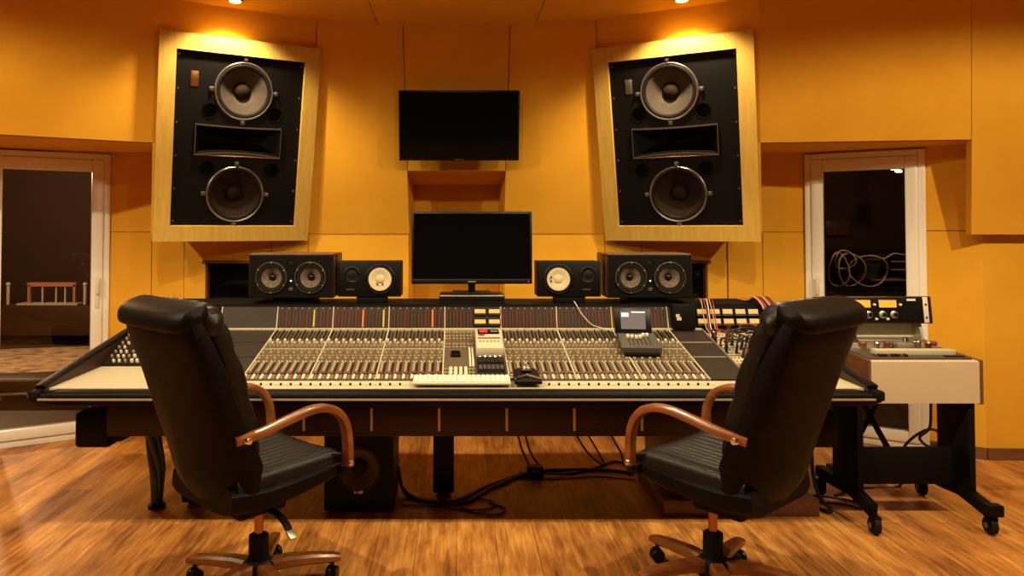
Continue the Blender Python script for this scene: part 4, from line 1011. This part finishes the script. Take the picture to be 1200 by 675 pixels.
# hanging lead below the machine
tag(MB().tube([(2.72, 4.15, .66), (2.73, 4.2, .5), (2.72, 4.2, .36), (2.66, 4.2, .30), (2.72, 4.2, .25), (2.79, 4.2, .30), (2.73, 4.2, .35), (2.64, 4.22, .30), (2.58, 4.24, .2), (2.57, 4.25, .008), (2.3, 4.22, .008), (2.12, 4.1, .008)], .008, 7, 6).build('tape_machine_lead', M['cable']), 'black lead hanging in a loop below the tape machine', 'cable')
tag(MB().tube([(1.98, 4.0, .008), (2.1, 3.97, .008), (2.18, 3.90, .008), (2.2, 3.98, .008), (2.13, 4.05, .008), (2.0, 4.1, .008), (1.93, 4.05, .008)], .006, 7, 6).build('floor_cable', M['cable']), 'black cable curled on the floor between pedestal and trolley', 'cable')
tag(MB().tube([(1.95, 4.02, .30), (1.94, 3.98, .16), (1.95, 3.93, .06), (1.99, 3.9, .012), (1.96, 3.86, .010), (1.93, 3.93, .01)], .010, 7, 6).build('hanging_cable', M['cable']), 'black cables bunched against the end of the wooden pedestal', 'cable')
# folding stand
t = thing('folding_stand', 'black folding cross-legged stand between the console and the tape machine', 'stand', (2.53, 4.5, 0))
for sx in (-1, 1):
    m_ = MB().tube([(2.53 - .18 * sx, 4.47 + .02 * sx, .012), (2.53, 4.47 + .02 * sx, .34), (2.53 + .17 * sx, 4.47 + .02 * sx, .655)], 0, 4, 1, rect=(.028, .03, .004), up=(0, 1, 0)); m_.build('cross_leg', M['blackm'], t)
    m_ = MB().bx(2.53 - .18 * sx - .02, 2.53 - .18 * sx + .02, 4.36, 4.62, 0, .022, .006); m_.build('floor_bar', M['blackm'], t)
m_ = MB().bx(2.34, 2.72, 4.38, 4.60, .655, .68, .004); m_.build('top_bar', M['blackm'], t)
MB().cyl((2.53, 4.43, .34), (2.53, 4.51, .34), .013, .013, 14).build('pivot', M['blackm'], t)

# ------------------------------------------------------------------ executive chairs
def ring_sec(w, tk, bow, n=28, e=.55):
    r = []
    for k in range(n):
        a = 2 * PI * k / n; c, s = math.cos(a), math.sin(a)
        x = w * math.copysign(abs(c) ** e, c); y = tk * math.copysign(abs(s) ** e, s)
        r.append((x, y + bow * (x / w) ** 2))
    return r
def spine_loft(rows, n=28, sub=4, e=.55, puff=None):
    """rows: (y, z, half width, half thickness, bow); rings square to the path"""
    P = spline([(r[0], r[1], 0) for r in rows], sub); A = spline([(r[2], r[3], r[4]) for r in rows], sub)
    rings = []
    for i, p in enumerate(P):
        tt = (P[min(i + 1, len(P) - 1)] - P[max(i - 1, 0)]).normalized()
        nn = V((tt.y, -tt.x, 0))        # forward side of the path (y, z)
        rr = []
        for (x, o_) in ring_sec(A[i].x, A[i].y, A[i].z, n, e):
            ex = puff(x / A[i].x, i / (len(P) - 1)) if puff and o_ > 0 else 0
            q_ = p + nn * (o_ + ex); rr.append((x, q_.x, q_.y))
        rings.append(rr)
    return rings
def chair(legs_deg, label, loc, rz, dy=0.0):
    t = thing('executive_chair', label, 'chair', loc, rz, 'brown leather executive chairs')
    L = dict(local=True)
    rows = [(.12, .445, .10, .016, 0), (.02, .425, .17, .026, 0), (-.09, .425, .225, .038, .03), (-.178, .465, .250, .048, .07), (-.240, .55, .264, .054, .115), (-.268, .67, .272, .060, .095), (-.296, .80, .276, .064, .055), (-.334, .96, .280, .064, .03), (-.382, 1.10, .280, .056, .015), (-.41, 1.18, .272, .04, .01)]
    MB().loft(spine_loft(rows, 32, 4)).build('back_shell', M['leather'], t, **L)
    rows = [(-.175, .59, .215, .035, .05), (-.185, .67, .228, .052, .05), (-.205, .77, .242, .060, .04), (-.232, .90, .248, .060, .03), (-.274, 1.03, .252, .058, .025), (-.315, 1.13, .252, .052, .025), (-.345, 1.19, .24, .035, .02)]
    def pleat(xn, v): return .010 * (abs(math.sin(v * PI * 4.5)) - .6)
    MB().loft(spine_loft(rows, 36, 8, .55, pleat)).build('backrest', M['seat'], t, **L)
    # head roll folded over the top
    rings = []
    for k in range(29):
        q_ = -1 + 2 * k / 28; x = .281 * q_; f = max((1 - abs(q_) ** 12), .03) ** .5; rr = []
        for j in range(24):
            a = 2 * PI * j / 24; yy =   .066 * f * math.copysign(abs(math.cos(a)) ** .75, math.cos(a)); zz = .045 * (f ** .8) * math.copysign(abs(math.sin(a)) ** .75, math.sin(a))
            rr.append((x, -.405 + yy + .012 * q_ * q_, 1.185 + zz + .35 * yy))
        rings.append(rr)
    MB().loft(rings).build('headrest', M['leather'], t, **L)
    # gathered cushion in front of the roll
    rings = []
    for k in range(41):
        q_ = -1 + 2 * k / 40; x = .262 * q_; f = max((1 - abs(q_) ** 6), .03) ** .5; g_ = f * (.94 + .06 * math.cos(k * 2.4))
        rings.append([(x, -.315 + .070 * g_ * math.copysign(abs(math.cos(a)) ** .8, math.cos(a)), 1.155 + .078 * g_ * math.copysign(abs(math.sin(a)) ** .8, math.sin(a))) for a in [2 * PI * j / 18 for j in range(18)]])
    MB().loft(rings).build('head_cushion', M['seat'], t, **L)
    # seat with lengthways pleats
    m_ = MB(); nx, ny = 88, 18
    def top(i, j):
        xn = -1 + 2 * i / nx; yn = j / ny
        x = .245 * xn * (1 - .06 * (1 - yn)); y = -.20 + .475 * yn
        edge = max(0, 1 - abs(xn) ** 10) * max(0, 1 - max(0, (yn - .80) / .2) ** 2 * .95)
        z = .520 + .022 * yn + (.038 + .011 * abs(math.sin(xn * PI * 5.5))) * max(edge, .0) ** .5 + .016 * xn * xn
        return (x, y, z)
    vt = [[m_.bm.verts.new(top(i, j)) for j in range(ny + 1)] for i in range(nx + 1)]
    vb = [[m_.bm.verts.new((top(i, j)[0], top(i, j)[1], .48 + .02 * j / ny)) for j in (0, ny)] for i in range(nx + 1)]
    for i in range(nx):
        for j in range(ny): m_.bm.faces.new([vt[i][j], vt[i + 1][j], vt[i + 1][j + 1], vt[i][j + 1]])
        m_.bm.faces.new([vb[i][0], vb[i][1], vb[i + 1][1], vb[i + 1][0]])
        m_.bm.faces.new([vt[i][0], vb[i][0], vb[i + 1][0], vt[i + 1][0]]); m_.bm.faces.new([vt[i][ny], vt[i + 1][ny], vb[i + 1][1], vb[i][1]])
    for i in (0, nx): m_.bm.faces.new([vt[i][j] for j in range(ny + 1)] + [vb[i][1], vb[i][0]])
    m_.build('seat', M['seat'], t, sharp=50, **L)
    rows = [(-.23, .485, .235, .055, 0), (-.10, .475, .258, .060, 0), (.05, .485, .262, .052, 0), (.18, .50, .260, .044, 0), (.27, .515, .25, .034, 0), (.30, .522, .22, .02, 0)]
    MB().loft(spine_loft(rows, 28, 4, .5)).build('seat_pan', M['leather'], t, **L)
    # bent wood arms
    for s in (-1, 1):
        X = .285 * s
        pts = [(X * .93, -.235, .725), (X, -.14, .742), (X, -.02, .768), (X, .08, .785), (X, .155, .780), (X, .215, .750), (X, .252, .695), (X, .266, .62), (X, .268, .525)]
        a = MB().tube(pts, 0, 4, 6, rect=(.048, .034, .013), up=(0, 0, 1)).build('armrest', M['cherry'], t, **L)
        for (y, z) in ((.268, .54), (-.205, .728)):
            MB().lathe([(0, .030), (.010, .029), (.013, .024), (.013, -.02), (0, -.02)], (X, y, z), (s, 0, 0), 12).build('bolt', M['chrome'], a, **L)
        MB().bx(min(X, X * .86), max(X, X * .86), .24, .29, .49, .53, .006).build('arm_bracket', M['blackm'], a, **L)
        MB().cyl((X * .97, -.20, .715), (X * .8, -.235, .69), .016, .016, 10).build('arm_mount', M['blackm'], a, **L)
    # mechanism, column, base
    MB().box((0, .0, .375), (.17, .22, .06), None, .015).build('tilt_mechanism', M['blackm'], t, **L)
    lv = MB().tube([(.06, .0, .375), (.16, .01, .37), (.22, .01, .35), (.245, .01, .33)], 0, 4, 4, rect=(.03, .012, .004)).build('lever', M['blackm'], t, **L)
    MB().box((.262, .01, .315), (.038, .032, .013), Euler((0, .65, 0)).to_matrix(), .003).build('lever_tip', M['alu'], lv, **L)
    MB().lathe([(0, .24), (.018, .24), (.018, .36), (0, .36)], (0, 0, 0), (0, 0, 1), 18).build('gas_column', M['brass'], t, **L)
    MB().lathe([(0, .10), (.042, .10), (.040, .235), (.030, .242), (.018, .245), (0, .245)], (0, 0, 0), (0, 0, 1), 24).build('column_cover', M['blackm'], t, **L)
    MB().lathe([(0, .06), (.06, .06), (.07, .08), (.065, .125), (.045, .14), (0, .14)], (0, 0, 0), (0, 0, 1), 24).build('hub', M['blackm'], t, **L)
    for dg in legs_deg:
        a = math.radians(dg) - rz; ca, sa = math.cos(a), math.sin(a)
        R = Matrix.Rotation(a, 3, 'Z')
        m_ = MB(); rings = []
        for (r, z, hw, hh) in ((.045, .108, .032, .026), (.12, .113, .030, .024), (.22, .108, .027, .021), (.31, .098, .024, .018), (.338, .094, .020, .013)):
            rings.append([R @ V((r, y * hw, z + q_ * hh)) for y, q_ in ((-1, -.6), (-.6, -1), (.6, -1), (1, -.6), (1, .5), (.7, .95), (-.7, .95), (-1, .5))])
        leg = m_.loft(rings).build('base_leg', M['cherry'], t, **L)
        c = R @ V((.305, 0, 0)); R2 = Matrix.Rotation(a + 1.1, 3, 'Z')
        m_ = MB()
        for sd in (-1, 1): m_.lathe([(0, 0), (.028, 0), (.030, .004), (.030, .016), (.026, .020), (0, .020)], c + R2 @ V((0, .004 * sd, 0)) + V((0, 0, .030)), R2 @ V((0, sd, 0)), 20)
        m_.lathe([(0, 0), (.010, 0), (.010, .045), (0, .045)], c + V((0, 0, .04)), (0, 0, 1), 10)
        k = m_.build('caster', M['plastic'], leg, **L)
    for ch in t.children:
        if not ch.name.startswith(('base_leg', 'gas_column', 'column_cover', 'hub')): ch.location.y += dy
    return t
chair((20, 92, 164, 236, 308), 'brown leather high-back chair in front of the subwoofer', (-.818, 3.036, 0), math.radians(-43), -.03)
chair((-94, -22, 50, 122, 194), 'brown leather high-back chair in front of the patchbay and wooden pedestal', (1.068, 3.055, 0), math.radians(40), -.065)

# ------------------------------------------------------------------ light
def spot(nm, loc, w, ang=110, blend=.5, tgt=None, r=.04, col=(1.0, .70, .36)):
    l = bpy.data.lights.new(nm, 'SPOT'); l.energy = w; l.spot_size = math.radians(ang); l.spot_blend = blend; l.shadow_soft_size = r; l.color = col
    o = bpy.data.objects.new(nm, l); C.objects.link(o); o.location = loc
    d = (V(tgt) - V(loc)) if tgt else V((0, 0, -1)); o.rotation_euler = d.to_track_quat('-Z', 'Y').to_euler(); return o
LC = (1.0, .82, .50)
for s in (-1, 1):
    spot('speaker_downlight', (1.41 * s, 4.55, ZC - .03), 110, 130, .5, None, .03, LC)
    spot('wall_fill_light', (.72 * s, 4.5, ZC - .03), 28, 92, .6, None, .03, LC)  # unseen fill added to brighten the lower wall and floor behind the console
    spot('side_fill_light', (3.3 * s, 2.2, ZC - .05), 175, 174, .2, None, .03, LC)  # unseen fill added to brighten the side walls and doors
    spot('wide_downlight', (2.4 * s, 2.2, ZC - .05), 120, 138, .3, None, .03, LC)
    spot('centre_downlight', (.3 * s, 2.35, ZC - .05), 32, 174, .2, None, .03, LC)
    spot('floor_fill_light', (1.2 * s, 2.3, ZC - .05), 165, 138, .3, None, .03, LC)  # unseen fill added to raise the floor and console brightness
for p, w in (((-5.0, 7.6, 2.4), 260), ((4.3, 6.6, 2.5), 40)):  # unseen point fills added so the rooms behind the glass show faintly
    l = bpy.data.lights.new('booth_fill_light', 'POINT'); l.energy = w; l.color = (1, .65, .35); l.shadow_soft_size = .05; o = bpy.data.objects.new('booth_fill_light', l); C.objects.link(o); o.location = p
wd = bpy.data.worlds.new('world'); sc.world = wd; wd.use_nodes = True
wd.node_tree.nodes['Background'].inputs['Color'].default_value = (1, .6, .3, 1); wd.node_tree.nodes['Background'].inputs['Strength'].default_value = 0.0
sc.view_settings.view_transform = 'Standard'; sc.view_settings.look = 'None'; sc.view_settings.gamma = 1.0; sc.view_settings.use_curve_mapping = False
sc.view_settings.exposure = 0.0
